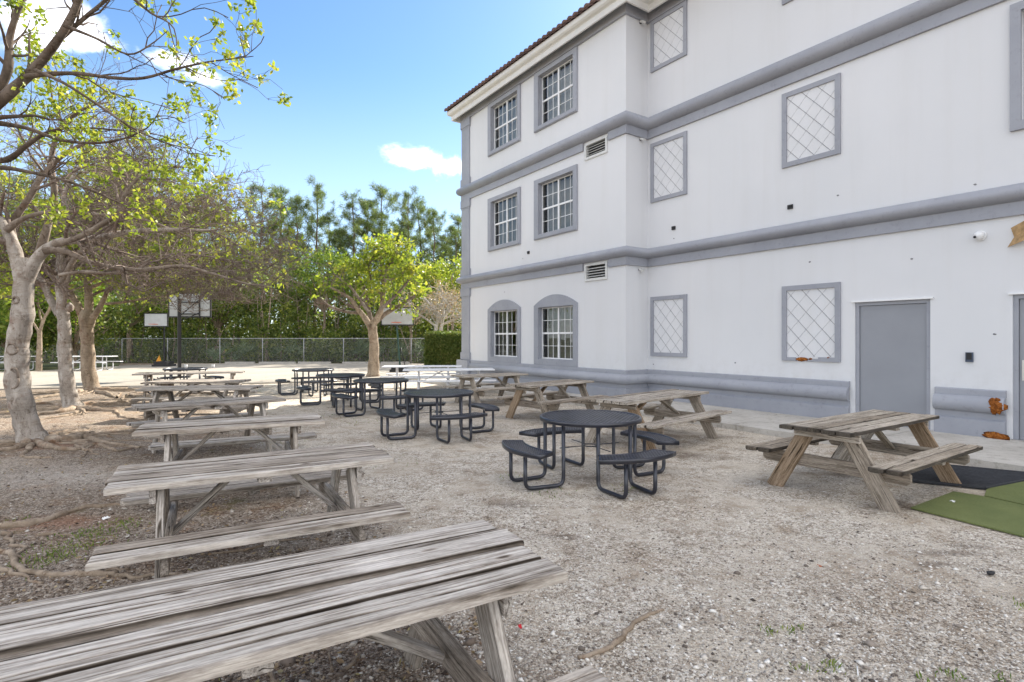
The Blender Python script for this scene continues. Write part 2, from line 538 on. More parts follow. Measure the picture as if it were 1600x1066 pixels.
def mat_ground():
    m, w = new_mat('gravel_ground')
    pos, dirt = ground_mask(w)
    y = w.n('ShaderNodeSeparateXYZ', {0: pos})
    # crushed shell and sand: fine cells of several sizes
    v1 = w.n('ShaderNodeTexVoronoi', {'Scale': 62.0, 'Vector': pos, 'Randomness': 1.0})
    v2 = w.n('ShaderNodeTexVoronoi', {'Scale': 150.0, 'Vector': pos})
    v3 = w.n('ShaderNodeTexVoronoi', {'Scale': 24.0, 'Vector': pos})
    c1 = w.n('ShaderNodeSeparateColor', {0: v1.outputs['Color']}).outputs[0]
    c2 = w.n('ShaderNodeSeparateColor', {0: v2.outputs['Color']}).outputs[1]
    c3 = w.n('ShaderNodeSeparateColor', {0: v3.outputs['Color']}).outputs[0]
    mixn = w.math('ADD', w.math('ADD', w.math('MULTIPLY', c1, 0.45), w.math('MULTIPLY', c2, 0.35)), w.math('MULTIPLY', c3, 0.2))
    patch = w.noise(pos, 1.1, 7.0, 0.66, 0.3)
    patch2 = w.noise(pos, 3.4, 6.0, 0.65)
    light = w.ramp(mixn, [(0.2, (0.20, 0.165, 0.13)), (0.42, (0.43, 0.38, 0.315)), (0.62, (0.60, 0.545, 0.47)), (0.82, (0.78, 0.74, 0.68))])
    sand = w.ramp(c2, [(0.0, (0.47, 0.415, 0.34)), (1.0, (0.63, 0.57, 0.49))])
    light = w.mix(w.ramp(patch, [(0.46, (0, 0, 0)), (0.60, (0.8, 0.8, 0.8))]), light, sand)
    light = w.mix(1.0, light, w.ramp(patch2, [(0.3, (0.66, 0.60, 0.54)), (0.52, (1, 1, 1))]), 'MULTIPLY')
    patch3 = w.noise(pos, 0.45, 6.0, 0.7)
    light = w.mix(1.0, light, w.ramp(patch3, [(0.34, (0.80, 0.745, 0.685)), (0.48, (1, 0.985, 0.96)), (0.66, (1.1, 1.09, 1.06))]), 'MULTIPLY')
    dk = w.ramp(mixn, [(0.2, (0.085, 0.062, 0.045)), (0.5, (0.235, 0.185, 0.14)), (0.72, (0.36, 0.30, 0.24)), (0.88, (0.50, 0.46, 0.40))])
    leafy = w.ramp(w.noise(pos, 2.3, 6.0, 0.7), [(0.5, (0, 0, 0)), (0.66, (1, 1, 1))])
    dk = w.mix(w.math('MULTIPLY', leafy, 0.55), dk, w.ramp(c1, [(0.2, (0.10, 0.04, 0.018)), (0.6, (0.24, 0.12, 0.05)), (1.0, (0.30, 0.22, 0.12))]))
    moss = w.ramp(w.noise(pos, 1.5, 6.0, 0.7), [(0.60, (0, 0, 0)), (0.68, (1, 1, 1))])
    dk = w.mix(w.math('MULTIPLY', moss, 0.5), dk, (0.13, 0.125, 0.03))
    for (sx, sy, rx, ry, cc, st) in ((-5.4, 6.75, 1.9, 0.95, (0.50, 0.45, 0.39), 0.75), (-7.0, 7.4, 1.2, 0.5, (0.50, 0.43, 0.35), 0.6), (-4.1, 4.95, 0.8, 0.35, (0.27, 0.10, 0.045), 0.5), (-7.2, 8.5, 1.2, 0.4, (0.28, 0.11, 0.05), 0.5), (-8.6, 12.5, 1.6, 0.9, (0.42, 0.33, 0.24), 0.5)):
        dd = w.vmath('SUBTRACT', pos, (sx, sy, 0))
        sc = w.n('ShaderNodeVectorMath', {0: dd, 1: (1 / rx, 1 / ry, 0)}, operation='MULTIPLY').outputs[0]
        k = w.math('SUBTRACT', 1.6, w.math('ADD', w.vmath('LENGTH', sc), w.math('MULTIPLY', patch2, 1.3)), clamp=True)
        dk = w.mix(w.math('MULTIPLY', w.math('MULTIPLY', k, st), w.math('ADD', 0.35, mixn), clamp=True), dk, cc)
    col = w.mix(dirt, light, dk)
    # worn damp earth stains; under the tables they also paint in contact shadow
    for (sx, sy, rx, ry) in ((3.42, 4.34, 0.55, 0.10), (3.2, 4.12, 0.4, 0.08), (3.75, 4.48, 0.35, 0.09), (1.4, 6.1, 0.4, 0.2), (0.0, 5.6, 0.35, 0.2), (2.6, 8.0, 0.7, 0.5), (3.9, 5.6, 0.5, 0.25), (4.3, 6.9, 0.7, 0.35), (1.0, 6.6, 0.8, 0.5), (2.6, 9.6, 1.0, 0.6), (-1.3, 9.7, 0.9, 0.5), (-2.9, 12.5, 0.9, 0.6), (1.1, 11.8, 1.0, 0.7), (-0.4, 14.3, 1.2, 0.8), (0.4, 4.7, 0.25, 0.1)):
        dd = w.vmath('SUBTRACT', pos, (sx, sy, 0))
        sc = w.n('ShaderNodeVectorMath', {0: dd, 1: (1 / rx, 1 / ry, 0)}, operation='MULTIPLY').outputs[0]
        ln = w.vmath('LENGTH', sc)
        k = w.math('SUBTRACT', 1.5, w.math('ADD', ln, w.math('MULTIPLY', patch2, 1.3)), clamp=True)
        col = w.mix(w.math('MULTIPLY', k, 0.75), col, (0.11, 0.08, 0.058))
    # grass and leaf litter far out
    far = w.math('MULTIPLY', w.math('SUBTRACT', y.outputs[1], 36.8), 1.0, clamp=True)
    col = w.mix(far, col, w.ramp(patch2, [(0.3, (0.03, 0.03, 0.012)), (0.7, (0.10, 0.10, 0.04))]))
    h = w.math('ADD', w.math('MULTIPLY', v1.outputs['Distance'], -1.0), w.math('ADD', w.math('MULTIPLY', v3.outputs['Distance'], -0.8), w.math('MULTIPLY', patch2, 1.5)))
    finish(w, col, 0.95, h, 0.9, 0.012, spec=0.15)
    return m


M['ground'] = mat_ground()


def mat_turf():
    m, w = new_mat('artificial_turf')
    co = w.n('ShaderNodeNewGeometry').outputs['Position']
    n = w.noise(co, 2.2, 5.0, 0.6)
    n2 = w.noise(w.n('ShaderNodeMapping', {0: co, 'Scale': (1, 1, 1)}).outputs[0], 260.0, 2.0, 0.6)
    col = w.ramp(n2, [(0.3, (0.085, 0.115, 0.035)), (0.7, (0.24, 0.27, 0.12))])
    col = w.mix(1.0, col, w.ramp(n, [(0.3, (0.82, 0.84, 0.8)), (0.7, (1.1, 1.06, 1.0))]), 'MULTIPLY')
    finish(w, col, 0.9, n2, 0.9, 0.006, spec=0.2)
    return m


M['turf'] = mat_turf()


def mat_bark(name, a, b, c, warm=(0.30, 0.2, 0.13)):
    m, w = new_mat(name)
    co = w.n('ShaderNodeTexCoord').outputs['Object']
    n1 = w.noise(w.n('ShaderNodeMapping', {0: co, 'Scale': (5, 5, 2.2)}).outputs[0], 1.0, 7.0, 0.68, 0.6)
    n2 = w.noise(w.n('ShaderNodeMapping', {0: co, 'Scale': (3.5, 3.5, 20)}).outputs[0], 1.0, 4.0, 0.6, 0.5)
    col = w.ramp(n1, [(0.3, a), (0.5, b), (0.68, c)])
    col = w.mix(1.0, col, w.ramp(n2, [(0.30, (0.74, 0.69, 0.64)), (0.48, (1, 1, 1))]), 'MULTIPLY')
    n3 = w.noise(co, 3.0, 6.0, 0.7)
    col = w.mix(w.ramp(n3, [(0.56, (0, 0, 0)), (0.66, (0.75, 0.75, 0.75))]), col, warm)
    n4 = w.noise(w.n('ShaderNodeMapping', {0: co, 'Scale': (14, 14, 9)}).outputs[0], 1.0, 6.0, 0.75, 1.2)
    col = w.mix(1.0, col, w.ramp(n4, [(0.34, (0.42, 0.36, 0.31)), (0.46, (1, 1, 1))]), 'MULTIPLY')
    finish(w, col, 0.9, w.math('ADD', n1, w.math('MULTIPLY', n2, 0.6)), 0.7, 0.02, spec=0.15)
    return m


M['bark'] = mat_bark('grey_bark', (0.17, 0.145, 0.12), (0.34, 0.30, 0.26), (0.50, 0.46, 0.41), (0.22, 0.14, 0.10))
M['bark_limb'] = mat_bark('limb_bark', (0.11, 0.085, 0.065), (0.22, 0.18, 0.145), (0.34, 0.29, 0.24), (0.16, 0.10, 0.07))  # limb copy of the grey bark, darkened to paint in backlight
M['bark_dark'] = mat_bark('dark_bark', (0.055, 0.042, 0.032), (0.115, 0.09, 0.07), (0.20, 0.16, 0.13), (0.10, 0.06, 0.04))  # backlit look of the overhanging limbs put into the bark colour
M['bark_tan'] = mat_bark('tan_bark', (0.17, 0.13, 0.095), (0.31, 0.245, 0.18), (0.42, 0.34, 0.26), (0.20, 0.12, 0.08))
M['bark_white'] = mat_bark('white_bark', (0.35, 0.32, 0.28), (0.5, 0.47, 0.42), (0.62, 0.59, 0.54), (0.4, 0.35, 0.3))
M['bark_pine'] = mat_bark('pine_bark', (0.07, 0.05, 0.038), (0.14, 0.105, 0.08), (0.22, 0.17, 0.13), (0.16, 0.08, 0.045))
M['twig'] = mat_bark('dry_twig', (0.10, 0.075, 0.06), (0.19, 0.15, 0.125), (0.28, 0.235, 0.20), (0.26, 0.18, 0.14))
M['root'] = mat_bark('root_bark', (0.16, 0.12, 0.085), (0.29, 0.23, 0.17), (0.40, 0.33, 0.26), (0.22, 0.13, 0.08))


def mat_leaf(name, cols, trans=0.45, rough=0.5):
    m, w = new_mat(name)
    geo = w.n('ShaderNodeNewGeometry')
    n = w.noise(geo.outputs['Position'], 0.9, 3.0, 0.5)
    r = w.math('ADD', w.math('MULTIPLY', geo.outputs['Random Per Island'], 0.7), w.math('MULTIPLY', w.math('SUBTRACT', n, 0.35), 1.0))
    st = [(i / (len(cols) - 1), c) for i, c in enumerate(cols)]
    col = w.ramp(r, st)
    p = w.n('ShaderNodeBsdfPrincipled', {'Base Color': col, 'Roughness': rough, 'Specular IOR Level': 0.35})
    tcol = w.mix(1.0, col, (1.15, 1.2, 0.7), 'MULTIPLY')
    t = w.n('ShaderNodeBsdfTranslucent', {'Color': tcol})
    mx = w.n('ShaderNodeMixShader', {0: trans, 1: p.outputs[0], 2: t.outputs[0]})
    o = w.n('ShaderNodeOutputMaterial')
    w.link(mx.outputs[0], o.inputs[0])
    return m


M['leaf_bright'] = mat_leaf('spring_leaf', [(0.10, 0.155, 0.022), (0.19, 0.25, 0.03), (0.30, 0.345, 0.048), (0.44, 0.40, 0.08)], 0.5)
M['leaf_mid'] = mat_leaf('garden_leaf', [(0.06, 0.12, 0.02), (0.12, 0.20, 0.03), (0.22, 0.29, 0.05), (0.34, 0.32, 0.07)], 0.45)
M['leaf_dark'] = mat_leaf('woodland_leaf', [(0.035, 0.06, 0.015), (0.08, 0.12, 0.025), (0.16, 0.20, 0.04), (0.28, 0.26, 0.07)], 0.45)
M['needle'] = mat_leaf('pine_needle', [(0.045, 0.075, 0.025), (0.085, 0.125, 0.038), (0.14, 0.18, 0.058), (0.22, 0.24, 0.095)], 0.5)
M['leaf_hedge'] = mat_leaf('hedge_leaf', [(0.05, 0.085, 0.02), (0.09, 0.14, 0.03), (0.16, 0.19, 0.05), (0.24, 0.22, 0.08)], 0.4)
M['leaf_dry'] = mat_leaf('pink_dry_leaf', [(0.20, 0.12, 0.07), (0.34, 0.24, 0.15), (0.42, 0.31, 0.2), (0.3, 0.3, 0.12)], 0.3)
M['palm'] = mat_leaf('palmetto_leaf', [(0.05, 0.085, 0.035), (0.09, 0.14, 0.06), (0.15, 0.2, 0.1), (0.2, 0.24, 0.14)], 0.3)


def mat_island(name, stops, rough=0.85):
    m, w = new_mat(name)
    geo = w.n('ShaderNodeNewGeometry')
    col = w.ramp(geo.outputs['Random Per Island'], stops)
    finish(w, col, rough, w.noise(geo.outputs['Position'], 220.0, 3.0, 0.6), 0.3, 0.003, spec=0.25)
    return m


M['pebble'] = mat_island('gravel_stone', [(0.0, (0.08, 0.065, 0.055)), (0.12, (0.24, 0.20, 0.165)), (0.5, (0.49, 0.44, 0.375)), (0.8, (0.66, 0.61, 0.54)), (1.0, (0.82, 0.79, 0.74))])
M['chip'] = mat_island('mulch_chip', [(0.0, (0.06, 0.04, 0.028)), (0.4, (0.17, 0.13, 0.10)), (0.7, (0.30, 0.24, 0.19)), (0.9, (0.44, 0.39, 0.33)), (1.0, (0.62, 0.58, 0.52))])

# ------------------------------------------------------------------ ground, court, walkway
def spaced(lo, hi, fine_lo, fine_hi, step, growth=1.25):
    a = list(np.arange(fine_lo, fine_hi + 1e-6, step))
    s, x = step, fine_hi
    up = []
    while x < hi:
        s *= growth; x += s; up.append(min(x, hi))
    s, x = step, fine_lo
    dn = []
    while x > lo:
        s *= growth; x -= s; dn.append(max(x, lo))
    return np.array(sorted(set(dn)) + a + up)


def vnoise(x, y, seed=0):
    """cheap smooth noise from summed sines"""
    r = np.random.default_rng(seed)
    out = np.zeros_like(x)
    for k in range(14):
        f = 0.5 * 1.35 ** k
        a = r.uniform(0, 2 * math.pi)
        out += np.sin((x * math.cos(a) + y * math.sin(a)) * f + r.uniform(0, 6.28)) / (1 + 0.55 * k)
    return out


xs = spaced(-600, 600, -7.0, 6.5, 0.07)
ys = spaced(-500, 900, 1.0, 10.0, 0.07)
X, Y = np.meshgrid(xs, ys)
Z = vnoise(X, Y, 3) * 0.0055 - 0.012
Z = np.where((Y > 15) | (Y < -3) | (np.abs(X) > 14), -0.012, Z)
D_ = 0.8264 * X + 0.5631 * Y
Z = np.where(D_ > 8.9, -0.02, Z)
mound = 0.05 * np.exp(-((X + 7.6) ** 2 + (Y - 8.7) ** 2) / 1.6) + 0.03 * np.exp(-((X + 4.3) ** 2 + (Y - 4.9) ** 2) / 0.8)
Z = Z + mound
nx, ny = len(xs), len(ys)
idx = np.arange(nx * ny).reshape(ny, nx)
F = np.stack([idx[:-1, :-1].ravel(), idx[:-1, 1:].ravel(), idx[1:, 1:].ravel(), idx[1:, :-1].ravel()], 1)
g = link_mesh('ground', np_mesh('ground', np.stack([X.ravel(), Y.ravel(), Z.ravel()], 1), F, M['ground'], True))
tag(g, kind='structure')


def ground_z(x, y):
    z = float(vnoise(np.array([x]), np.array([y]), 3)[0]) * 0.0055 - 0.012
    z += 0.05 * math.exp(-((x + 7.6) ** 2 + (y - 8.7) ** 2) / 1.6) + 0.03 * math.exp(-((x + 4.3) ** 2 + (y - 4.9) ** 2) / 0.8)
    return z


mb = MB()
mb.prism([(-60, 14.0), (-24, 17.5), (-16.8, 18.06), (-8.76, 20.7), (-5.3, 22.0), (-1.5, 24.5), (1.6, 33.0), (-8, 35.8), (-18, 36.2), (-23.5, 34.0), (-24.5, 27.5), (-60, 24.5)], -0.05, 0.03)
tag(mb.build('court_pavement', M['court']), kind='structure')
mb = MB()
mb.prism([(-60, 24.9), (-25.2, 27.8), (-24.3, 34), (-26, 36.5), (-60, 36)], -0.05, 0.025)
tag(mb.build('grass_verge', M['grass']), kind='structure')

# ------------------------------------------------------------------ the school building
BR = math.atan2(-0.8264, 0.5631)
WR, WL, SC, SE = 11.42, 10.59, 10.24, 18.98      # wall planes, corner and far end along the wall
bld = empty('school_building', (0, 0, 0), BR)
tag(bld, 'three storey white stucco school building with grey moldings beside the picnic tables', 'building')


def B(s, D, z):
    return (-s, D, z)


def bbox(m, s0, s1, D0, D1, z0, z1):
    m.box2(B(s0, D0, z0), B(s1, D1, z1))


ZTOP = 10.5
holes_R = [(3.82, 5.04, 0.08, 2.37), (1.45, 2.73, 0.08, 2.37), (0.85, 2.62, 5.08, 6.80)]
WINS = [(15.16, 16.84, z0, z1) for z0, z1 in ((1.03, 2.66), (4.98, 6.60), (8.43, 10.02))] + \
       [(12.31, 14.0, z0, z1) for z0, z1 in ((1.03, 2.66), (4.98, 6.60), (8.43, 10.02))]
VENTS = [(10.93, 11.81, 6.77, 7.2), (10.93, 11.81, 3.32, 3.77)]


def holed_wall(m, s0, s1, z0, z1, D, holes, depth):
    """front face of a wall with rectangular openings and their reveals"""
    S = sorted(set([s0, s1] + [h[i] for h in holes for i in (0, 1)]))
    Zs = sorted(set([z0, z1] + [h[i] for h in holes for i in (2, 3)]))
    for i in range(len(S) - 1):
        for j in range(len(Zs) - 1):
            cs, cz = (S[i] + S[i + 1]) / 2, (Zs[j] + Zs[j + 1]) / 2
            if any(h[0] < cs < h[1] and h[2] < cz < h[3] for h in holes):
                continue
            m.add([B(S[i], D, Zs[j]), B(S[i + 1], D, Zs[j]), B(S[i + 1], D, Zs[j + 1]), B(S[i], D, Zs[j + 1])], [(0, 1, 2, 3)])
    for h in holes:
        a, b, c, d = h
        for q in ([(a, c), (a, d)], [(b, d), (b, c)], [(a, d), (b, d)], [(b, c), (a, c)]):
            (p, r), (p2, r2) = q
            m.add([B(p, D, r), B(p2, D, r2), B(p2, D + depth, r2), B(p, D + depth, r)], [(0, 1, 2, 3)])


m = MB()
holed_wall(m, -7.0, SC, 0.0, ZTOP, WR, holes_R, 0.22)
m.build('wall', M['stucco'], bld)
m = MB()
m.add([B(SC, WL, 0), B(SC, WR, 0), B(SC, WR, ZTOP), B(SC, WL, ZTOP)], [(0, 1, 2, 3)])
holed_wall(m, SC, SE, 0.0, ZTOP, WL, WINS + VENTS, 0.22)
m.add([B(SE, WL, 0), B(SE, 24, 0), B(SE, 24, ZTOP), B(SE, WL, ZTOP)], [(0, 1, 2, 3)])
m.add([B(SE, 24, 0), B(-7, 24, 0), B(-7, 24, ZTOP), B(SE, 24, ZTOP)], [(0, 1, 2, 3)])
m.add([B(-7, WR, 0), B(-7, 24, 0), B(-7, 24, ZTOP), B(-7, WR, ZTOP)], [(0, 1, 2, 3)])
m.build('wall', M['stucco'], bld)
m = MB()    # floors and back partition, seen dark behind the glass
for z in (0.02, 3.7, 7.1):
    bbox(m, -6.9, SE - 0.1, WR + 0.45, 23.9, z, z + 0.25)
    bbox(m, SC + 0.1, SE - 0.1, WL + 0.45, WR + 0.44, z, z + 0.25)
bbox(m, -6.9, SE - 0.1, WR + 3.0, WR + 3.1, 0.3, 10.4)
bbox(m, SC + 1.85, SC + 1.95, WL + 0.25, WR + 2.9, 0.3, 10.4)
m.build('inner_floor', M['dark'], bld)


def sweep(m, path, prof, closed_ends=True, smooth=False):
    """sweep a (out, z) profile along a plan path of (s, D); 'out' points away from the wall"""
    n = len(path)
    dirs = []
    for i in range(n - 1):
        a, b = path[i], path[i + 1]
        L = math.hypot(b[0] - a[0], b[1] - a[1])
        dirs.append(((b[0] - a[0]) / L, (b[1] - a[1]) / L))
    nor = [(d[1], -d[0]) for d in dirs]          # path runs towards growing s: out = -D
    rings = []
    for i in range(n):
        if i == 0: mv = nor[0]
        elif i == n - 1: mv = nor[-1]
        else:
            a, b = nor[i - 1], nor[i]
            k = 1 + a[0] * b[0] + a[1] * b[1]
            mv = ((a[0] + b[0]) / k, (a[1] + b[1]) / k)
        rings.append([B(path[i][0] + mv[0] * o, path[i][1] + mv[1] * o, z) for o, z in prof])
    k = len(prof)
    vsx = [p for r in rings for p in r]
    fs = []
    for i in range(n - 1):
        for j in range(k - 1):
            fs.append((i * k + j, i * k + j + 1, (i + 1) * k + j + 1, (i + 1) * k + j))
    m.add(vsx, fs, smooth)
    if closed_ends:
        m.add(rings[0], [tuple(range(k))])
        m.add(rings[-1], [tuple(reversed(range(k)))])


def roll(z0, z1, out, base=0.0, n=10):
    c, h = (z0 + z1) / 2, (z1 - z0) / 2
    return [(base - 0.02, z0)] + [(base + out * math.cos(a), c + h * math.sin(a)) for a in [(-math.pi / 2 + math.pi * i / n) for i in range(n + 1)]] + [(base - 0.02, z1)]


FULL = [(-7.0, WR), (SC, WR), (SC, WL), (SE, WL), (SE, 20.0)]
for zr0, zr1, zs0 in ((3.82, 4.10, 3.61), (7.27, 7.62, 7.05)):
    m = MB()
    sweep(m, FULL, roll(zr0, zr1, 0.17, 0.03), smooth=True)
    m.build('roll_molding', M['trim'], bld)
    for path in ([(-7.0, WR), (SC, WR), (SC, WL), (10.86, WL)], [(11.88, WL), (SE, WL), (SE, 20.0)]):
        m = MB()
        sweep(m, path, [(-0.02, zs0), (0.055, zs0), (0.055, zr0 + 0.004), (-0.02, zr0 + 0.004)])
        m.build('flat_molding', M['trim'], bld)
BASES = ([(-7.0, WR), (1.36, WR)], [(2.80, WR), (3.74, WR)], [(5.12, WR), (SC, WR), (SC, WL), (SE, WL), (SE, 20.0)])
for path in BASES:
    m = MB()
    sweep(m, path, [(-0.02, 0.735), (0.06, 0.735), (0.06, 0.835), (0.045, 0.85), (-0.02, 0.85)])
    m.build('base_cap_molding', M['trim'], bld)
    m = MB()
    sweep(m, path, roll(0.47, 0.737, 0.105, 0.06), smooth=True)
    m.build('base_roll_molding', M['trim'], bld)
    m = MB()
    sweep(m, path, [(-0.02, 0.0), (0.085, 0.0), (0.085, 0.34), (0.062, 0.36), (0.045, 0.37), (0.045, 0.472), (-0.02, 0.472)])
    m.build('plinth', M['trim'], bld)
# frieze, soffit, fascia and roof
m = MB()
sweep(m, FULL, [(-0.02, 10.17), (0.07, 10.17), (0.07, 10.49), (-0.02, 10.49)])
m.build('frieze', M['trim'], bld)
m = MB()
sweep(m, FULL, [(-0.3, 10.80), (0.0, 10.49), (0.27, 10.49), (0.27, 10.27), (0.33, 10.26), (0.335, 10.42), (0.36, 10.44), (0.41, 10.46), (0.45, 10.50), (0.46, 10.53), (0.46, 10.63), (0.40, 10.66), (-0.3, 10.80)])
m.build('fascia', M['fascia'], bld)
m = MB()
sl = math.tan(R(21))
e0 = WL - 0.50
m.add([B(-7.8, e0 + .8, 10.68), B(SE + 0.50, e0, 10.68), B(SE + 0.50 - 7, e0 + 7, 10.68 + 7 * sl), B(-7.8, e0 + 7, 10.68 + 7 * sl)], [(0, 1, 2, 3)])
m.add([B(SE + 0.50, e0, 10.68), B(SE + 0.50, 24.6, 10.68), B(SE + 0.50 - 7, 17, 10.68 + 7 * sl), B(SE + .50 - 7, e0 + 7, 10.68 + 7 * sl)], [(0, 1, 2, 3)])
m.add([B(-7.8, e0 + 7, 10.68 + 7 * sl), B(SE + 0.50 - 7, e0 + 7, 10.68 + 7 * sl), B(SE + 0.50, 24.6, 10.68), B(-7.8, 24.6, 10.68)], [(0, 1, 2, 3)])
m.build('roof', M['tile'], bld)
m = MB()
s = SE + 0.45
while s > -7.5:
    D0 = e0 - 0.05 if s > SC - 0.5 else WR - 0.55
    zz = 10.66
    L_ = min(6.5, max(0.5, (SE + 0.7 - s) + 0.5))
    r0 = 0.085
    ring = []
    for t, Dd in ((0, D0), (1, D0 + L_)):
        for k in range(6):
            a = math.pi * k / 5
            ring.append(B(s + r0 * math.cos(a), Dd, zz + (Dd - (e0 - .05)) * sl + 0.10 * math.sin(a)))
    m.add(ring, [(k, k + 1, 7 + k, 6 + k) for k in range(5)] + [(0, 1, 2, 3, 4, 5)], False)
    s -= 0.235
m.add([B(SE + 0.5, e0 - 0.03, 10.63), B(SC - 0.45, e0 - 0.03, 10.63), B(SC - 0.45, e0 - 0.03, 10.69), B(SE + 0.5, e0 - 0.03, 10.69)], [(0, 1, 2, 3)])
tag(m.build('roof_tile', M['tile'], bld), kind='stuff')
# corner pilaster, one length per storey with wider capitals
for z0, z1 in ((0.86, 3.62), (4.09, 7.06), (7.61, 10.18)):
    m = MB()
    bbox(m, 18.40, SE + 0.02, WL - 0.045, WL + 0.3, z0, z1)
    for a, b in ((z0, z0 + 0.28), (z1 - 0.30, z1)):
        bbox(m, 18.34, SE + 0.06, WL - 0.075, WL + 0.34, a, b)
    bbox(m, 18.385, SE + 0.03, WL - 0.055, WL + 0.31, z1 - 0.36, z1 - 0.30)
    m.build('pilaster', M['trim'], bld)
m = MB()
bbox(m, 18.25, SE + 0.19, WL - 0.20, WL + 0.3, 0.0, 0.36)
bbox(m, 18.28, SE + 0.17, WL - 0.19, WL + 0.3, 0.36, 0.84)
m.build('pilaster_base', M['trim'], bld)

# windows of the near wing
pane_cache = {}


def sash_window(s0, s1, z0, z1, arched, light, parted):
    D = WL
    m = MB()
    o0, o1 = s0 - 0.17, s1 + 0.22
    if s0 > 15: o0, o1 = s0 - 0.15, s1 + 0.20
    pr = 0.055
    zb = z0 - 0.15 if not arched else 0.853
    zt = z1 + 0.14
    bbox(m, o0, s0, D - pr, D + 0.01, zb, zt if not arched else z1)
    bbox(m, s1, o1, D - pr, D + 0.01, zb, zt if not arched else z1)
    bbox(m, s0 + 0.001, s1 - 0.001, D - pr + 0.001, D + 0.01, zb + 0.001, z0)
    if not arched:
        bbox(m, s0 + 0.001, s1 - 0.001, D - pr + 0.001, D + 0.01, z1, zt - 0.001)
        bbox(m, o0 + 0.03, o1 - 0.03, D - pr - 0.02, D - pr, zb + 0.02, zb + 0.06)
    else:
        n = 18
        pts = [(o0, z1)]
        for i in range(n + 1):
            t = i / n
            pts.append((o0 + (o1 - o0) * t, z1 + 0.06 + 0.31 * (1 - (2 * t - 1) ** 2)))
        pts.append((o1, z1))
        k = len(pts)
        vv = [B(p[0], D - pr, p[1]) for p in pts] + [B(p[0], D + 0.01, p[1]) for p in pts]
        m.add(vv, [tuple(range(k))] + [(i, (i + 1) % k, k + (i + 1) % k, k + i) for i in range(k)])
    w = m.build('window', M['trim'], bld)
    # grey reveal lining
    m = MB()
    for a, b in ((s0 - 0.002, s0 + 0.012), (s1 - 0.012, s1 + 0.002)):
        bbox(m, a, b, D + 0.002, D + 0.20, z0, z1)
    bbox(m, s0 + .013, s1 - .013, D + 0.002, D + 0.20, z1 - 0.012, z1 + 0.002)
    bbox(m, s0 + .013, s1 - .013, D + 0.002, D + 0.20, z0 - 0.002, z0 + 0.012)
    m.build('reveal', M['trim'], w)
    Dw = D + 0.10
    f = 0.04
    m = MB()
    bbox(m, s0 + .013, s0 + f, Dw, Dw + 0.06, z0 + .013, z1 - .013)
    bbox(m, s1 - f, s1 - .013, Dw, Dw + 0.06, z0 + .013, z1 - .013)
    bbox(m, s0 + f, s1 - f, Dw, Dw + 0.06, z0 + .013, z0 + f + .01)
    bbox(m, s0 + f, s1 - f, Dw, Dw + 0.06, z1 - f, z1 - .013)
    sm, zm = (s0 + s1) / 2, (z0 + z1) / 2
    bbox(m, sm - 0.032, sm + 0.032, Dw - 0.004, Dw + 0.06, z0 + f + .01, z1 - f)
    m.build('window_frame', M['white'], w)
    cells = []
    for (a, b) in ((s0 + f, sm - 0.032), (sm + 0.032, s1 - f)):
        m = MB()
        bbox(m, a, b, Dw + 0.008, Dw + 0.045, zm - 0.028, zm + 0.028)
        m.build('meeting_rail', M['white'], w)
        for (c, d, dd) in ((z0 + f + .01, zm - 0.028, 0.02), (zm + 0.028, z1 - f, 0.008)):
            m = MB()
            for i in (1, 2):
                x = a + (b - a) * i / 3
                bbox(m, x - 0.008, x + 0.008, Dw + dd, Dw + dd + 0.02, c, d)
            y = (c + d) / 2
            for i in range(3):
                xa = a + (b - a) * i / 3 + (0.008 if i else 0)
                xb = a + (b - a) * (i + 1) / 3 - (0.008 if i < 2 else 0)
                bbox(m, xa, xb, Dw + dd + .001, Dw + dd + 0.019, y - 0.008, y + 0.008)
                for (q0, q1) in ((c, y - 0.008), (y + 0.008, d)):
                    cells.append((xa, xb, q0, q1, Dw + dd + 0.01))
            m.build('muntin', M['white'], w)
    for (xa, xb, q0, q1, Dg) in cells:
        key = (round(xb - xa, 3), round(q1 - q0, 3))
        if key not in pane_cache:
            mm = MB(); hx, hz = (xb - xa) / 2, (q1 - q0) / 2
            mm.add([(-hx, 0, -hz), (hx, 0, -hz), (hx, 0, hz), (-hx, 0, hz)], [(0, 1, 2, 3)])
            pane_cache[key] = mm.mesh('pane', M['glass'])
        # hand-set glass: each pane sits at its own tiny tilt
        link_mesh('pane', pane_cache[key], w, B((xa + xb) / 2, Dg, (q0 + q1) / 2), (random.uniform(-.004, .004), 0, random.uniform(-.006, .006)))
    # pleated curtains
    spans = [(s0 + 0.04, s1 - 0.04)] if not parted else [(s0 + 0.04, sm - 0.28), (sm + 0.06, s1 - 0.04)]
    for (a, b) in spans:
        m = MB()
        n = int((b - a) / 0.03)
        top, bot = z1 - 0.03, z0 + 0.03
        pv = []
        for i in range(n + 1):
            x = a + (b - a) * i / n
            dd = 0.30 + 0.028 * math.sin(i * 1.35 + s0) + 0.012 * math.sin(i * 0.41)
            pv += [B(x, D + dd, bot), B(x, D + dd, top)]
        m.add(pv, [(2 * i, 2 * i + 1, 2 * i + 3, 2 * i + 2) for i in range(n)], True)
        m.build('curtain', M['curtain_light' if light else 'curtain'], w)


for i, (s0, s1, z0, z1) in enumerate(WINS):
    fl = i % 3
    sash_window(s0, s1, z0, z1, fl == 0, fl == 2, i == 0)

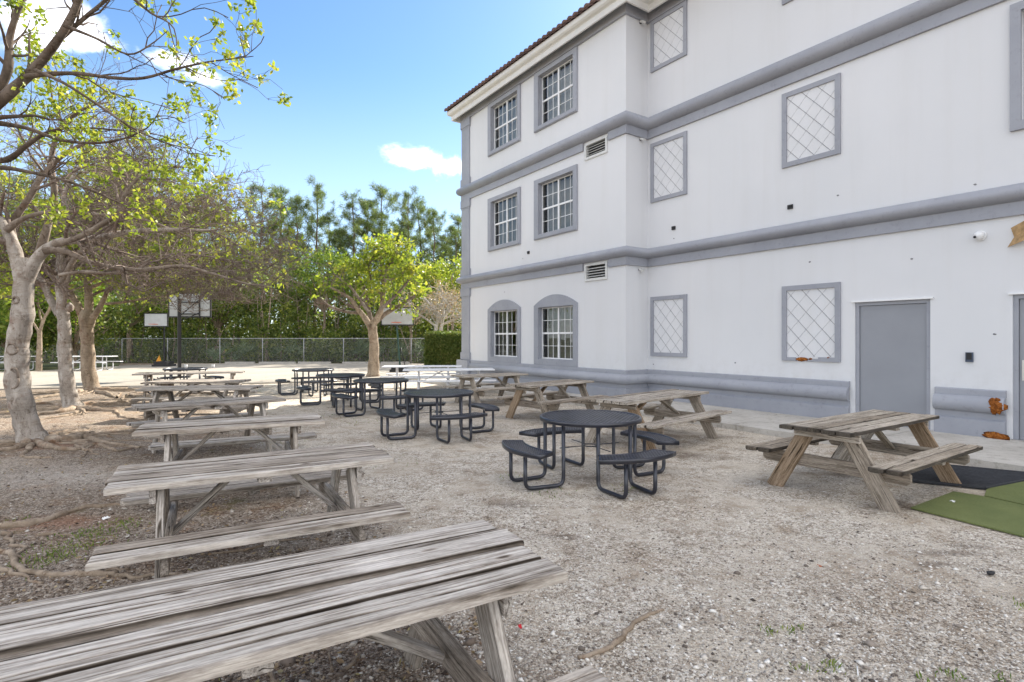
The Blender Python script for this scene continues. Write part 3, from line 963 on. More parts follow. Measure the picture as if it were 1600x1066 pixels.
# framed lattice panels of the long wing
def lattice_panel(s0, s1, z0, z1, rotten=False):
    m = MB()
    fw = 0.10
    D = WR
    zc = z1 - fw
    bbox(m, s0, s0 + fw, D - 0.045, D + 0.01, z0, z1)
    bbox(m, s1 - fw, s1, D - 0.045, D + 0.01, z0, z1)
    bbox(m, s0 + fw, s1 - fw, D - 0.044, D + 0.01, zc, z1 - .001)
    if not rotten:
        bbox(m, s0 + fw, s1 - fw, D - 0.044, D + 0.01, z0 + .001, z0 + fw)
    else:
        bbox(m, s0 + fw, s0 + 0.42, D - 0.044, D + 0.01, z0 + .001, z0 + fw - 0.01)
        bbox(m, s0 + 0.42, s0 + 0.66, D - 0.03, D + 0.01, z0 + .001, z0 + 0.05)
        bbox(m, s0 + 0.88, s1 - fw, D - 0.040, D + 0.01, z0 + .001, z0 + fw - 0.025)
    p = m.build('wall_panel', M['trim'], bld)
    m = MB()
    bbox(m, s0 + fw, s1 - fw, D - 0.012, D + 0.005, z0 + (fw if not rotten else 0.06), zc)
    m.build('panel_board', M['stucco'], p)
    # crossed wire lattice
    a0, a1, b0, b1 = s0 + fw, s1 - fw, z0 + fw, zc
    step, slope = 0.36, 1.12

    def clip(c, sgn):
        pts = []
        for s_ in (a0, a1):
            z_ = c + sgn * slope * (s_ - a0)
            if b0 <= z_ <= b1: pts.append((s_, z_))
        for z_ in (b0, b1):
            s_ = a0 + (z_ - c) / (sgn * slope)
            if a0 < s_ < a1: pts.append((s_, z_))
        return pts[:2] if len(pts) >= 2 else None
    k = -8
    while k < 12:
        for sgn in (1, -1):
            c = b0 + 0.12 + k * step if sgn < 0 else b0 - 0.09 + (k - 3) * step
            q = clip(c, sgn)
            if q and abs(q[0][0] - q[1][0]) > 0.05:
                m = MB()
                m.tube([B(q[0][0], D - 0.0135 - (0.002 if sgn > 0 else 0), q[0][1]), B(q[1][0], D - 0.0135 - (0.002 if sgn > 0 else 0), q[1][1])], 0.0045 if sgn > 0 else 0.0035, 4, smooth=False)
                m.build('lattice_bar', M['joint' if sgn > 0 else 'lattice'], p)
        k += 1
    if rotten:
        for (a, b, c, d) in ((s0 + 0.64, s0 + 0.90, z0 + 0.0, z0 + 0.075), (s0 + 0.55, s0 + 0.62, z0 + 0.03, z0 + 0.07), (s0 + 0.2, s0 + 0.26, z0 + 0.06, z0 + 0.10)):
            m = MB()
            blob(m, B((a + b) / 2, D - 0.028, (c + d) / 2), ((b - a) / 2, 0.02, (d - c) / 2), 5)
            tag(m.build('rotten_wood', M['rust'], p), 'rotten orange-brown wood along the sill')


def blob(m, c, r, seed=0, nu=10, nv=6, rough=0.25):
    rr = random.Random(seed)
    b = []
    for j in range(nv + 1):
        th = math.pi * j / nv
        for i in range(nu):
            ph = 2 * math.pi * i / nu
            k = 1 + rr.uniform(-rough, rough)
            b.append((c[0] + r[0] * k * math.sin(th) * math.cos(ph), c[1] + r[1] * k * math.sin(th) * math.sin(ph), c[2] + r[2] * k * math.cos(th)))
    fs = [(j * nu + i, (j + 1) * nu + i, (j + 1) * nu + (i + 1) % nu, j * nu + (i + 1) % nu) for j in range(nv) for i in range(nu)]
    m.add(b, fs, True)


for col, (a, b) in enumerate(((8.94, 10.11), (5.29, 6.47))):
    for (c, d) in ((1.21, 2.79), (5.31, 6.89), (8.80, 10.36)):
        lattice_panel(a, b, c, min(d, 10.168), rotten=(col == 1 and c < 2))
# big window at the right edge
s0, s1, z0, z1 = holes_R[2]
m = MB()
bbox(m, s0 - 0.13, s0, WR - 0.06, WR + 0.01, z0 - 0.14, z1 + 0.13)
bbox(m, s1, s1 + 0.13, WR - 0.06, WR + 0.01, z0 - 0.14, z1 + 0.13)
bbox(m, s0, s1, WR - 0.059, WR + 0.01, z0 - 0.139, z0)
bbox(m, s0, s1, WR - 0.059, WR + 0.01, z1, z1 + 0.129)
bw = m.build('window', M['trim'], bld)
m = MB()
bbox(m, s0 + 0.0, s0 + 0.06, WR + 0.10, WR + 0.16, z0, z1)
bbox(m, s1 - 0.06, s1, WR + 0.10, WR + 0.16, z0, z1)
bbox(m, s0 + .06, s1 - .06, WR + 0.10, WR + 0.16, z0, z0 + .06)
bbox(m, s0 + .06, s1 - .06, WR + 0.10, WR + 0.16, z1 - .06, z1)
m.build('window_frame', M['door'], bw)
m = MB()
m.add([B(s0 + .06, WR + .13, z0 + .06), B(s1 - .06, WR + .13, z0 + .06), B(s1 - .06, WR + .13, z1 - .06), B(s0 + .06, WR + .13, z1 - .06)], [(0, 1, 2, 3)])
m.build('pane', M['glass'], bw)
# louvred vents
for (a, b, c, d) in VENTS:
    m = MB()
    pr = 0.035
    bbox(m, a - .02, a + .05, WL - pr, WL + .05, c - .02, d)
    bbox(m, b - .05, b + .02, WL - pr, WL + .05, c - .02, d)
    bbox(m, a + .05, b - .05, WL - pr, WL + .05, c - .02, c + .05)
    bbox(m, a + .05, b - .05, WL - pr, WL + .05, d - .04, d)
    v = m.build('vent', M['louver'], bld)
    m = MB(); bbox(m, a + .05, b - .05, WL + .10, WL + .12, c + .05, d - .04); m.build('vent_duct', M['black'], v)  # black plate standing for the shade inside the vent
    for k in range(4):
        zz = c + 0.11 + k * (d - c - 0.15) / 4
        m = MB()
        m.box((0, 0, 0), (b - a - 0.11, 0.055, 0.012), M=Matrix.Rotation(R(25), 3, 'X'))
        m.build('louver_blade', M['louver'], v, B((a + b) / 2, WL + 0.02, zz))
for (s_, z_, D_0) in ((9.36, 4.25, WR), (5.35, 4.50, WR), (3.2, 4.22, WR), (5.9, 3.25, WR), (9.9, 1.0, WR - .16), (7.6, 1.12, WR), (16.0, 3.30, WL), (14.9, 4.33, WL), (4.1, 3.1, WR), (2.95, 1.75, WR)):
    m = MB(); blob(m, B(s_, D_0 - 0.002, z_), (0.022, 0.006, 0.014), int(s_ * 10), 8, 5, 0.3)
    m.build('stucco_nick', M['joint'], bld)
# doors
def steel_door(s0, s1, z0, z1, plate):
    m = MB()
    D = WR
    j = 0.065
    bbox(m, s0, s0 + j, D + 0.03, D + 0.16, z0, z1)
    bbox(m, s1 - j, s1, D + 0.03, D + 0.16, z0, z1)
    bbox(m, s0 + j, s1 - j, D + 0.031, D + 0.16, z1 - j, z1)
    f = m.build('door', M['trim'], bld)
    m = MB()
    bbox(m, s0 + j + .006, s1 - j - .006, D + 0.06, D + 0.105, z0 + .012, z1 - j - .006)
    lf = m.build('door_leaf', M['door'], f)
    m = MB()
    bbox(m, s0 - 0.05, s1 + 0.05, D - 0.035, D + 0.02, z1 + 0.002, z1 + 0.028)
    m.build('drip_edge', M['white'], f)
    m = MB()
    bbox(m, s0 - 0.005, s1 + 0.005, D - 0.02, D + 0.16, z0 - 0.004, z0 + 0.01)
    m.build('threshold', M['steel'], f)
    for zz in (z0 + 0.25, (z0 + z1) / 2, z1 - 0.32):
        m = MB()
        hs = s0 + j
        m.tube([B(hs, D + 0.056, zz - .05), B(hs, D + 0.056, zz + .05)], 0.009, 6)
        m.build('hinge', M['door'], f)
    if plate:
        m = MB()
        bbox(m, s1 - j - 0.21, s1 - j - 0.035, D + 0.052, D + 0.059, 1.02, 1.34)
        pl = m.build('latch_plate', M['steel'], f)
        m = MB()
        blob(m, B(s1 - j - 0.11, D + 0.01, 1.17), (0.035, 0.035, 0.035), 1, 12, 8, 0.0)
        m.tube([B(s1 - j - 0.11, D + 0.05, 1.17), B(s1 - j - 0.11, D + 0.01, 1.17)], 0.014, 8)
        m.build('door_knob', M['steel'], f)


steel_door(3.82, 5.04, 0.08, 2.37, False)
steel_door(1.45, 2.73, 0.08, 2.37, True)
# damage on the base molding beside the right door
m = MB(); blob(m, B(2.90, WR - 0.145, 0.60), (0.12, 0.035, 0.115), 11, 12, 7, 0.3)
tag(m.build('broken_molding', M['rust'], bld), 'rusty hole broken in the end of the base roll')
m = MB(); blob(m, B(2.92, WR - 0.10, 0.12), (0.16, 0.03, 0.06), 12, 12, 6, 0.35)
tag(m.build('broken_plinth', M['rust'], bld), 'rust-brown crumbling foot of the plinth')
# concrete walkway along the wall
wk = empty('walkway', (0, 0, 0), BR)
wk['kind'] = 'structure'
s = -8.0
while s < 21:
    L_ = 2.4
    m = MB()
    bbox(m, s + 0.006, s + L_ - 0.006, 9.17, WR + 0.02, -0.12, 0.08)
    o = m.build('slab', M['slab'], wk)
    s += L_

# small fittings on the wall, each a thing of its own
def wall_thing(name, label, cat, parts, group=None):
    e = empty(name, (0, 0, 0), BR)
    tag(e, label, cat, group)
    for nm, mm, mt in parts:
        mm.build(nm, mt, e)
    return e


for (s_, D_0, z_, lab) in ((9.36, WR, 4.52, 'small black wall outlet low on the second storey near the inner corner'), (6.30, WR, 4.46, 'black wall outlet below the middle lattice panel, larger of the two'), (14.57, WL, 4.49, 'tiny black outlet under the second storey sash windows')):
    a = MB(); bbox(a, s_ - 0.055, s_ + 0.055, D_0 - 0.03, D_0 + 0.005, z_ - 0.045, z_ + 0.045)
    b = MB(); bbox(b, s_ - 0.035, s_ + 0.035, D_0 - 0.05, D_0 - 0.03, z_ + 0.0, z_ + 0.04)
    wall_thing('wall_outlet', lab, 'outlet', (('box', a, M['black']), ('cover', b, M['black'])))
a = MB(); bbox(a, 3.22, 3.32, WR - 0.035, WR + 0.005, 1.29, 1.45)
b = MB(); bbox(b, 3.235, 3.305, WR - 0.042, WR - 0.035, 1.33, 1.44)
wall_thing('keypad', 'dark blue card reader box between the two grey doors', 'keypad', (('housing', a, M['keypad']), ('face', b, M['black'])))
a = MB(); blob(a, B(3.13, WR - 0.06, 3.36), (0.075, 0.075, 0.07), 2, 14, 8, 0.0)
b = MB(); b.tube([B(3.13, WR + 0.005, 3.36), B(3.13, WR - 0.03, 3.36)], 0.085, 14)
c = MB(); blob(c, B(3.17, WR - 0.125, 3.335), (0.022, 0.02, 0.022), 3, 8, 5, 0.0)
wall_thing('dome_camera', 'round white dome camera on the wall above the doors', 'camera', (('dome', a, M['white']), ('base', b, M['white']), ('lens', c, M['black'])))
a = MB()
a.add([B(2.74, WR - 0.03, 3.42), B(2.2, WR - 0.35, 3.62), B(2.2, WR - 0.35, 3.30), B(2.78, WR - 0.03, 3.12), B(2.70, WR - 0.03, 3.27),
       B(2.74, WR - 0.05, 3.42), B(2.2, WR - 0.37, 3.62), B(2.2, WR - 0.37, 3.30), B(2.78, WR - 0.05, 3.12), B(2.70, WR - 0.05, 3.27)],
      [(0, 1, 2, 3, 4), (9, 8, 7, 6, 5), (0, 5, 6, 1), (1, 6, 7, 2), (2, 7, 8, 3), (3, 8, 9, 4), (4, 9, 5, 0)])
b = MB(); b.tube([B(2.5, WR + .01, 3.4), B(2.4, WR - 0.28, 3.45)], 0.02, 6)
wall_thing('torn_awning', 'torn tan awning cloth fixed high above the right door', 'awning', (('panel', a, M['tan']), ('bracket', b, M['steel'])))
for (D0, z_, lab) in ((11.12, 10.10, 'small grey flood light just under the eaves in the inner corner'), (11.12, 6.98, 'small flood light under the upper molding in the inner corner'), (11.08, 3.50, 'white flood light under the lower molding in the inner corner')):
    a = MB(); a.box(B(SC - 0.10, D0, z_), (0.12, 0.10, 0.05), M=Matrix.Rotation(R(25), 3, 'Y'))
    b = MB(); b.tube([B(SC + 0.005, D0, z_ + 0.02), B(SC - 0.07, D0, z_ + 0.01)], 0.025, 8)
    wall_thing('flood_light', lab, 'light', (('lamp_head', a, M['louver']), ('mount', b, M['black'])))

# ------------------------------------------------------------------ timber picnic tables
board_cache = {}


def lattice_noise(u, v, fu, fv, rng):
    """smooth value noise, fu/fv cells per metre along and across the grain"""
    gu, gv = int(u.max() * fu) + 3, int(v.max() * fv) + 3
    g_ = rng.random((gu, gv))
    a, b = u * fu, v * fv
    i, j = a.astype(int), b.astype(int)
    fa, fb = a - i, b - j
    fa, fb = fa * fa * (3 - 2 * fa), fb * fb * (3 - 2 * fb)
    return (g_[i, j] * (1 - fa) * (1 - fb) + g_[i + 1, j] * fa * (1 - fb) + g_[i, j + 1] * (1 - fa) * fb + g_[i + 1, j + 1] * fa * fb)


def rough_board_mesh(L, w, t, mat, seed, nx=230, ny=46, joint=(1, 1)):
    """weathered plank: raised grain, long drying cracks and worn edges modelled in its upper face"""
    rng = np.random.default_rng(seed)
    U, V = np.meshgrid(np.linspace(0, L, nx), np.linspace(0, w, ny), indexing='ij')
    warp = V + (lattice_noise(U, V, 2.2, 9, rng) - .5) * 0.014
    warp = np.clip(warp, 0, w + .02)
    h = lattice_noise(U, warp, 1.6, 85, rng) * 0.5 + lattice_noise(U, warp, 4.5, 150, rng) * 0.3 + lattice_noise(U, warp, 12, 200, rng) * 0.2
    h = (h - 0.5) * 2
    depth = np.clip(0.62 + h * 0.75, 0, 1)
    z = np.minimum(h, 0.25) * 0.0030
    for c_ in range(rng.integers(2, 4)):
        yc = w * rng.uniform(0.18, 0.82)
        x0, ln = L * rng.uniform(-0.2, 0.7), L * rng.uniform(0.3, 0.8)
        path = yc + (lattice_noise(U, U * 0, 3.0, 1, rng) - .5) * 0.014
        tt = np.clip((U - x0) / ln, 0, 1)
        open_ = np.sin(np.pi * tt) ** 0.6 * rng.uniform(0.0016, 0.0042)
        k_ = np.exp(-((V - path) / (open_ + 1e-5)) ** 2) * (open_ > 0.0006)
        z -= k_ * 0.009
        depth *= 1 - 0.85 * k_
    ed = np.minimum(V, w - V)
    k_ = np.exp(-(ed / 0.004) ** 2)
    z -= k_ * 0.005 * (0.6 + lattice_noise(U, V, 14, 20, rng))
    jw = 0.0045 + 0.005 * lattice_noise(U, U * 0, 5, 1, rng)
    depth *= 1 - (0.92 * np.exp(-(ed / jw) ** 4)) * (np.array(joint)[0] * (V < w / 2) + np.array(joint)[1] * (V >= w / 2))
    en = np.minimum(U, L - U)
    z -= np.exp(-(en / 0.006) ** 2) * 0.004
    depth = np.clip(depth, 0, 1)
    side = (lattice_noise(U[:, :1], U[:, :1] * 0, 9, 1, rng) - .5) * 0.003
    Yv = V - w / 2
    Yv[:, 0] += side[:, 0]; Yv[:, -1] += side[:, 0]
    ex = (lattice_noise(V[:1, :] , V[:1, :] * 0, 60, 1, rng) - .5) * 0.008
    Xv = U - L / 2
    Xv[-1, :] += ex[0]; Xv[0, :] -= ex[0]
    top = np.stack([Xv, Yv, z + t / 2], 2).reshape(-1, 3)
    idx = np.arange(nx * ny).reshape(nx, ny)
    F_ = [np.stack([idx[:-1, :-1].ravel(), idx[1:, :-1].ravel(), idx[1:, 1:].ravel(), idx[:-1, 1:].ravel()], 1)]
    rim = np.concatenate([idx[:, 0], idx[-1, 1:], idx[::-1, -1][1:], idx[0, ::-1][1:-1]])
    n0 = nx * ny
    bot = top[rim].copy(); bot[:, 2] = -t / 2
    k = len(rim); a = np.arange(k); b = (a + 1) % k
    F_.append(np.stack([rim[b], rim[a], n0 + a, n0 + b], 1))
    c4 = n0 + k
    corners = np.array([[-L / 2, -w / 2, -t / 2], [L / 2, -w / 2, -t / 2], [L / 2, w / 2, -t / 2], [-L / 2, w / 2, -t / 2]])
    F_.append(np.array([[c4 + 3, c4 + 2, c4 + 1, c4]]))
    v = np.concatenate([top, bot, corners])
    me = np_mesh('rough_board', v, np.concatenate(F_), M[mat], False)
    at_ = me.attributes.new('wear', 'FLOAT', 'POINT')
    at_.data.foreach_set('value', np.concatenate([depth.ravel(), np.full(k + 4, 0.75)]).astype(np.float32))
    return me


def board_mesh(L, w, t, mat, chamfer=0.0, variant=0, segs=8):
    key = (round(L, 3), round(w, 3), round(t, 3), mat, round(chamfer, 3), variant)
    if key in board_cache: return board_cache[key]
    rr = random.Random(hash(key) % 9999)
    rr = random.Random(int(L * 1000) * 7 + int(w * 1000) * 3 + variant)
    c = min(0.005, t * 0.2)
    m = MB()
    rings = []
    for i in range(segs + 1):
        x = -L / 2 + L * i / segs
        dy = rr.uniform(-1, 1) * 0.0025
        dz = 0.0015 * math.sin(i * 1.1 + variant)
        wa = w + rr.uniform(-1, 1) * 0.003
        if chamfer and i in (0, segs): wa = w - 2 * chamfer
        hy, hz = wa / 2, t / 2
        xe = x
        rings.append([(xe, y + dy, z + dz) for y, z in ((-hy + c, -hz), (hy - c, -hz), (hy, -hz + c), (hy, hz - c), (hy - c, hz), (-hy + c, hz), (-hy, hz - c), (-hy, -hz + c))])
        if chamfer and i in (0, segs):
            pass
    if chamfer:      # second ring close to each end where the corner is cut off
        def full(x, src):
            hy, hz = w / 2, t / 2
            return [(x, y, z) for y, z in ((-hy + c, -hz), (hy - c, -hz), (hy, -hz + c), (hy, hz - c), (hy - c, hz), (-hy + c, hz), (-hy, hz - c), (-hy, -hz + c))]
        rings.insert(1, full(-L / 2 + chamfer, None)); rings.insert(-1, full(L / 2 - chamfer, None))
    v = [p for r_ in rings for p in r_]
    n = len(rings)
    f = [(i * 8 + k, i * 8 + (k + 1) % 8, (i + 1) * 8 + (k + 1) % 8, (i + 1) * 8 + k) for i in range(n - 1) for k in range(8)]
    f = [tuple(reversed(q)) for q in f]
    m.add(v, f)
    m.add(rings[0], [tuple(range(8))]); m.add(rings[-1], [tuple(reversed(range(8)))])
    board_cache[key] = m.mesh('board', M[mat])
    return board_cache[key]


def board(name, parent, L, w, t, a, b, mat='wood', roll_=0.0, chamfer=0.0, variant=0, segs=8):
    """board whose long axis runs from a to b (its centre line); width horizontal unless rolled"""
    a, b = Vector(a), Vector(b)
    d = (b - a).normalized()
    side = Vector((0, 0, 1)).cross(d)
    if side.length < 1e-3: side = Vector((0, 1, 0))
    side.normalize()
    up = d.cross(side)
    Mx = Matrix((d, side, up)).transposed() @ Matrix.Rotation(roll_, 3, 'X')
    o = link_mesh(name, board_mesh(L, w, t, mat, chamfer, variant, segs), parent)
    o.location = (a + b) / 2
    o.rotation_euler = Mx.to_euler()
    return o


def picnic_table(a, b, label, group=None, npl=5, W=0.73, mat='wood', legmat='wood', seat_n=2, tilt=0.0, widths=None, ends=None, gaps=None, gapw=0.009, zoffs=None, rough=None, top_z=0.75, Lover=None, segs=8, legw=0.14, legt=0.042, nseg=None, vz=0.0):
    """a, b: left and right end midpoints of the table top on plan"""
    a, b = Vector((a[0], a[1], 0)), Vector((b[0], b[1], 0))
    L = (b - a).length
    c = (a + b) / 2
    rz = math.atan2((b - a).y, (b - a).x)
    root = empty('picnic_table', (c.x, c.y, ground_z(c.x, c.y) + 0.01 + vz), rz)
    tag(root, label, 'picnic table', group)
    rr = random.Random(int(c.x * 100) * 13 + int(c.y * 100))
    t = 0.04
    gap = gapw
    ws = widths or [(W - gap * (npl - 1)) / npl] * npl
    y = -W / 2
    for i, wd in enumerate(ws):
        e0_, e1_ = (ends[i] if ends else (rr.uniform(-.012, .012), rr.uniform(-.012, .012)))
        yy = y + wd / 2
        sk = gaps[i] if gaps else rr.uniform(-.003, .003)
        x0, x1 = -L / 2 + e0_, L / 2 + e1_
        zt = top_z - t / 2 + (zoffs[i] if zoffs else rr.uniform(-.003, .003))
        pb = board('top_plank', root, x1 - x0, wd, t, (x0, yy + sk, zt + rr.uniform(-.002, .002)), (x1, yy, zt), mat + ('_pos' if i == 0 else '_neg' if i == len(ws) - 1 else '_both'), rr.uniform(-.012, .012), 0, i, segs)
        if rough:
            pb.data = rough_board_mesh(x1 - x0, wd, t, mat + '_worn', 900 + i + int(abs(c.x) * 10), rough[0], rough[1], (i > 0, i < len(ws) - 1))
        y += wd + gap
    sw = 0.28 / seat_n
    sy = W / 2 + 0.28
    for sg in (-1, 1):
        for k in range(seat_n):
            yy = sg * sy + (k - (seat_n - 1) / 2) * (sw + 0.004)
            e = rr.uniform(-.02, .02)
            pb = board('seat_plank', root, L, sw - 0.004, t, (-L / 2 + e, yy, 0.43 + rr.uniform(-.002, .002)), (L / 2 + e, yy, 0.43), mat + ('_pos' if k == 0 else '_neg'), rr.uniform(-.01, .01), 0.03 if seat_n <= 2 else 0.0, 9 + k, segs)
            if rough and sg < 0:
                pb.data = rough_board_mesh(L, sw - 0.004, t, mat + '_worn', 950 + k + int(abs(c.x) * 10), rough[0], rough[1] - 8, (k > 0, k == 0))
    lx = L / 2 - 0.30
    for ex in (-1, 1):
        for sg in (-1, 1):
            board('leg', root, 0.80, legw, legt, (ex * lx, sg * 0.20, top_z - t - 0.004), (ex * lx, sg * 0.62, -0.06), legmat, math.pi / 2, 0, 21, 3)
        board('cross_beam', root, 1.50, 0.14, 0.04, (ex * (lx - 0.042), -0.75, 0.335), (ex * (lx - 0.042), 0.75, 0.335), mat, math.pi / 2, 0.035, 22, 3)
        board('top_cleat', root, W - 0.06, 0.09, 0.036, (ex * (lx + 0.042), -W / 2 + 0.03, top_z - t - 0.05), (ex * (lx + 0.042), W / 2 - 0.03, top_z - t - 0.05), mat, math.pi / 2, 0, 23, 2)
        board('brace', root, 0.62, 0.085, 0.036, (ex * (lx - 0.08), 0, 0.34), (ex * 0.18, 0, top_z - t - 0.03), legmat, 0.0, 0, 24, 3)
    board('top_cleat', root, W - 0.04, 0.09, 0.036, (0, -W / 2 + 0.02, top_z - t - 0.02), (0, W / 2 - 0.02, top_z - t - 0.02), mat, 0, 0, 25, 2)
    for sg in (-1, 1):
        board('seat_cleat', root, 0.24, 0.09, 0.036, (0, sg * sy - 0.12, 0.39), (0, sg * sy + 0.12, 0.39), mat, 0, 0, 26, 2)
    return root


def top_pt(px, py, h=0.75):
    Yd = FPX * (CAM_H - h) / (py - HOR)
    return ((px - 800) / FPX * Yd, Yd)


def mid(p, q):
    return ((p[0] + q[0]) / 2, (p[1] + q[1]) / 2)


# nearest table, its top filling the lower left corner: four wide cracked planks
ra = mid((0.223, 2.203), (-0.147, 2.806))
dd = Vector((-0.862, -0.507)).normalized()
L1 = 2.25
la = (ra[0] + dd.x * L1, ra[1] + dd.y * L1)
t1 = picnic_table(la, ra, 'nearest weathered picnic table with wide deeply cracked planks in the lower left foreground', npl=4,
                  widths=[0.16, 0.165, 0.19, 0.16], ends=[(0, 0.0), (0, -0.012), (0, 0.012), (0, -0.01)], gapw=0.012, rough=(300, 64), gaps=[0.0, 0.0, 0.030, 0.036], zoffs=[-0.001, 0.0, 0.010, 0.006], segs=24, legt=0.045)
TG = 'weathered picnic tables in the left row'
rows = [
    # near-left, near-right, far-right, far-left top corners
    ((159, 767), (616, 716.7), (577.6, 695.7), (202, 725), 'weathered picnic table second from the camera, its near bench fully in view'),
    ((205, 676), (506.6, 657.8), (487, 646), (210, 664), 'weathered picnic table third from the camera in the left row'),
    ((218.6, 640), (446, 623.7), (432.7, 616.8), (218.6, 629), 'picnic table fourth from the camera, slightly turned in the left row'),
    ((212, 609), (392, 607), (387.7, 601.8), (218, 603.6), 'picnic table fifth from the camera in the left row'),
    ((222.5, 598), (374, 596.7), (370, 590.6), (226, 591.5), 'picnic table sixth from the camera in the left row with dark underside'),
    ((206.6, 584.5), (379.6, 581.0), (372, 578.5), (212, 581.0), 'long thin picnic table at the far end of the left row beside the court'),
]
for i, (nl, nr, fr, fl, lab) in enumerate(rows):
    NL, NR, FR, FL = (top_pt(*p) for p in (nl, nr, fr, fl))
    A, Bp = Vector(NL), Vector(NR)
    d = (Bp - A).normalized()
    # the near edge is the best measured: put the centre line half a width behind it
    nrm = Vector((-d.y, d.x)) * 0.365
    a_, b_ = A + nrm, Bp + nrm
    picnic_table(tuple(a_), tuple(b_), lab, npl=4, mat='wood', rough=(150, 26) if i < 2 else None)
prow = [
    ((1330, 677), (1468, 649), 'tan picnic table nearest the grey doors with blackened plank ends', 5),
    ((981, 628), (1108, 611), 'tan picnic table behind the nearest round black table, by the walkway', 5),
    ((830, 603), (928.7, 594.6), 'tan picnic table third from the doors along the building', 5),
    ((725, 588), (825, 583.7), 'tan picnic table furthest along the building, near the arched windows', 5),
]
for i, (n0, n1, lab, npl) in enumerate(prow):
    A, Bp = Vector(top_pt(*n0)), Vector(top_pt(*n1))
    d = (Bp - A).normalized()
    nrm = Vector((-d.y, d.x)) * 0.365
    a_, b_ = A + nrm, Bp + nrm
    o = picnic_table(tuple(a_), tuple(b_), lab, npl=npl, mat='wood_warm', legmat='wood_warm', legw=0.165, legt=0.05)
    if i == 0:
        print('P1 length', (b_ - a_).length)
        for ch in o.children:
            if ch.name.startswith('top_plank') or ch.name.startswith('seat_plank'):
                ch.material_slots[0].link = 'OBJECT'; ch.material_slots[0].material = M['wood_charred']
    if True:
        for ch in list(o.children):
            if ch.name.startswith('leg') or ch.name.startswith('brace'):
                if random.random() < 0.2:
                    ch.material_slots[0].link = 'OBJECT'
                    ch.material_slots[0].material = M['wood_brown']

# ------------------------------------------------------------------ round black tables
def bent(points, r=0.12, n=5):
    """polyline with rounded corners"""
    P_ = [Vector(p) for p in points]
    out = [P_[0]]
    for i in range(1, len(P_) - 1):
        a, b, c = P_[i - 1], P_[i], P_[i + 1]
        u, v = (a - b).normalized(), (c - b).normalized()
        p0, p1 = b + u * r, b + v * r
        for k in range(n + 1):
            t = k / n
            out.append(p0 * (1 - t) ** 2 + b * 2 * t * (1 - t) + p1 * t ** 2)
    out.append(P_[-1])
    return out


RT = {}


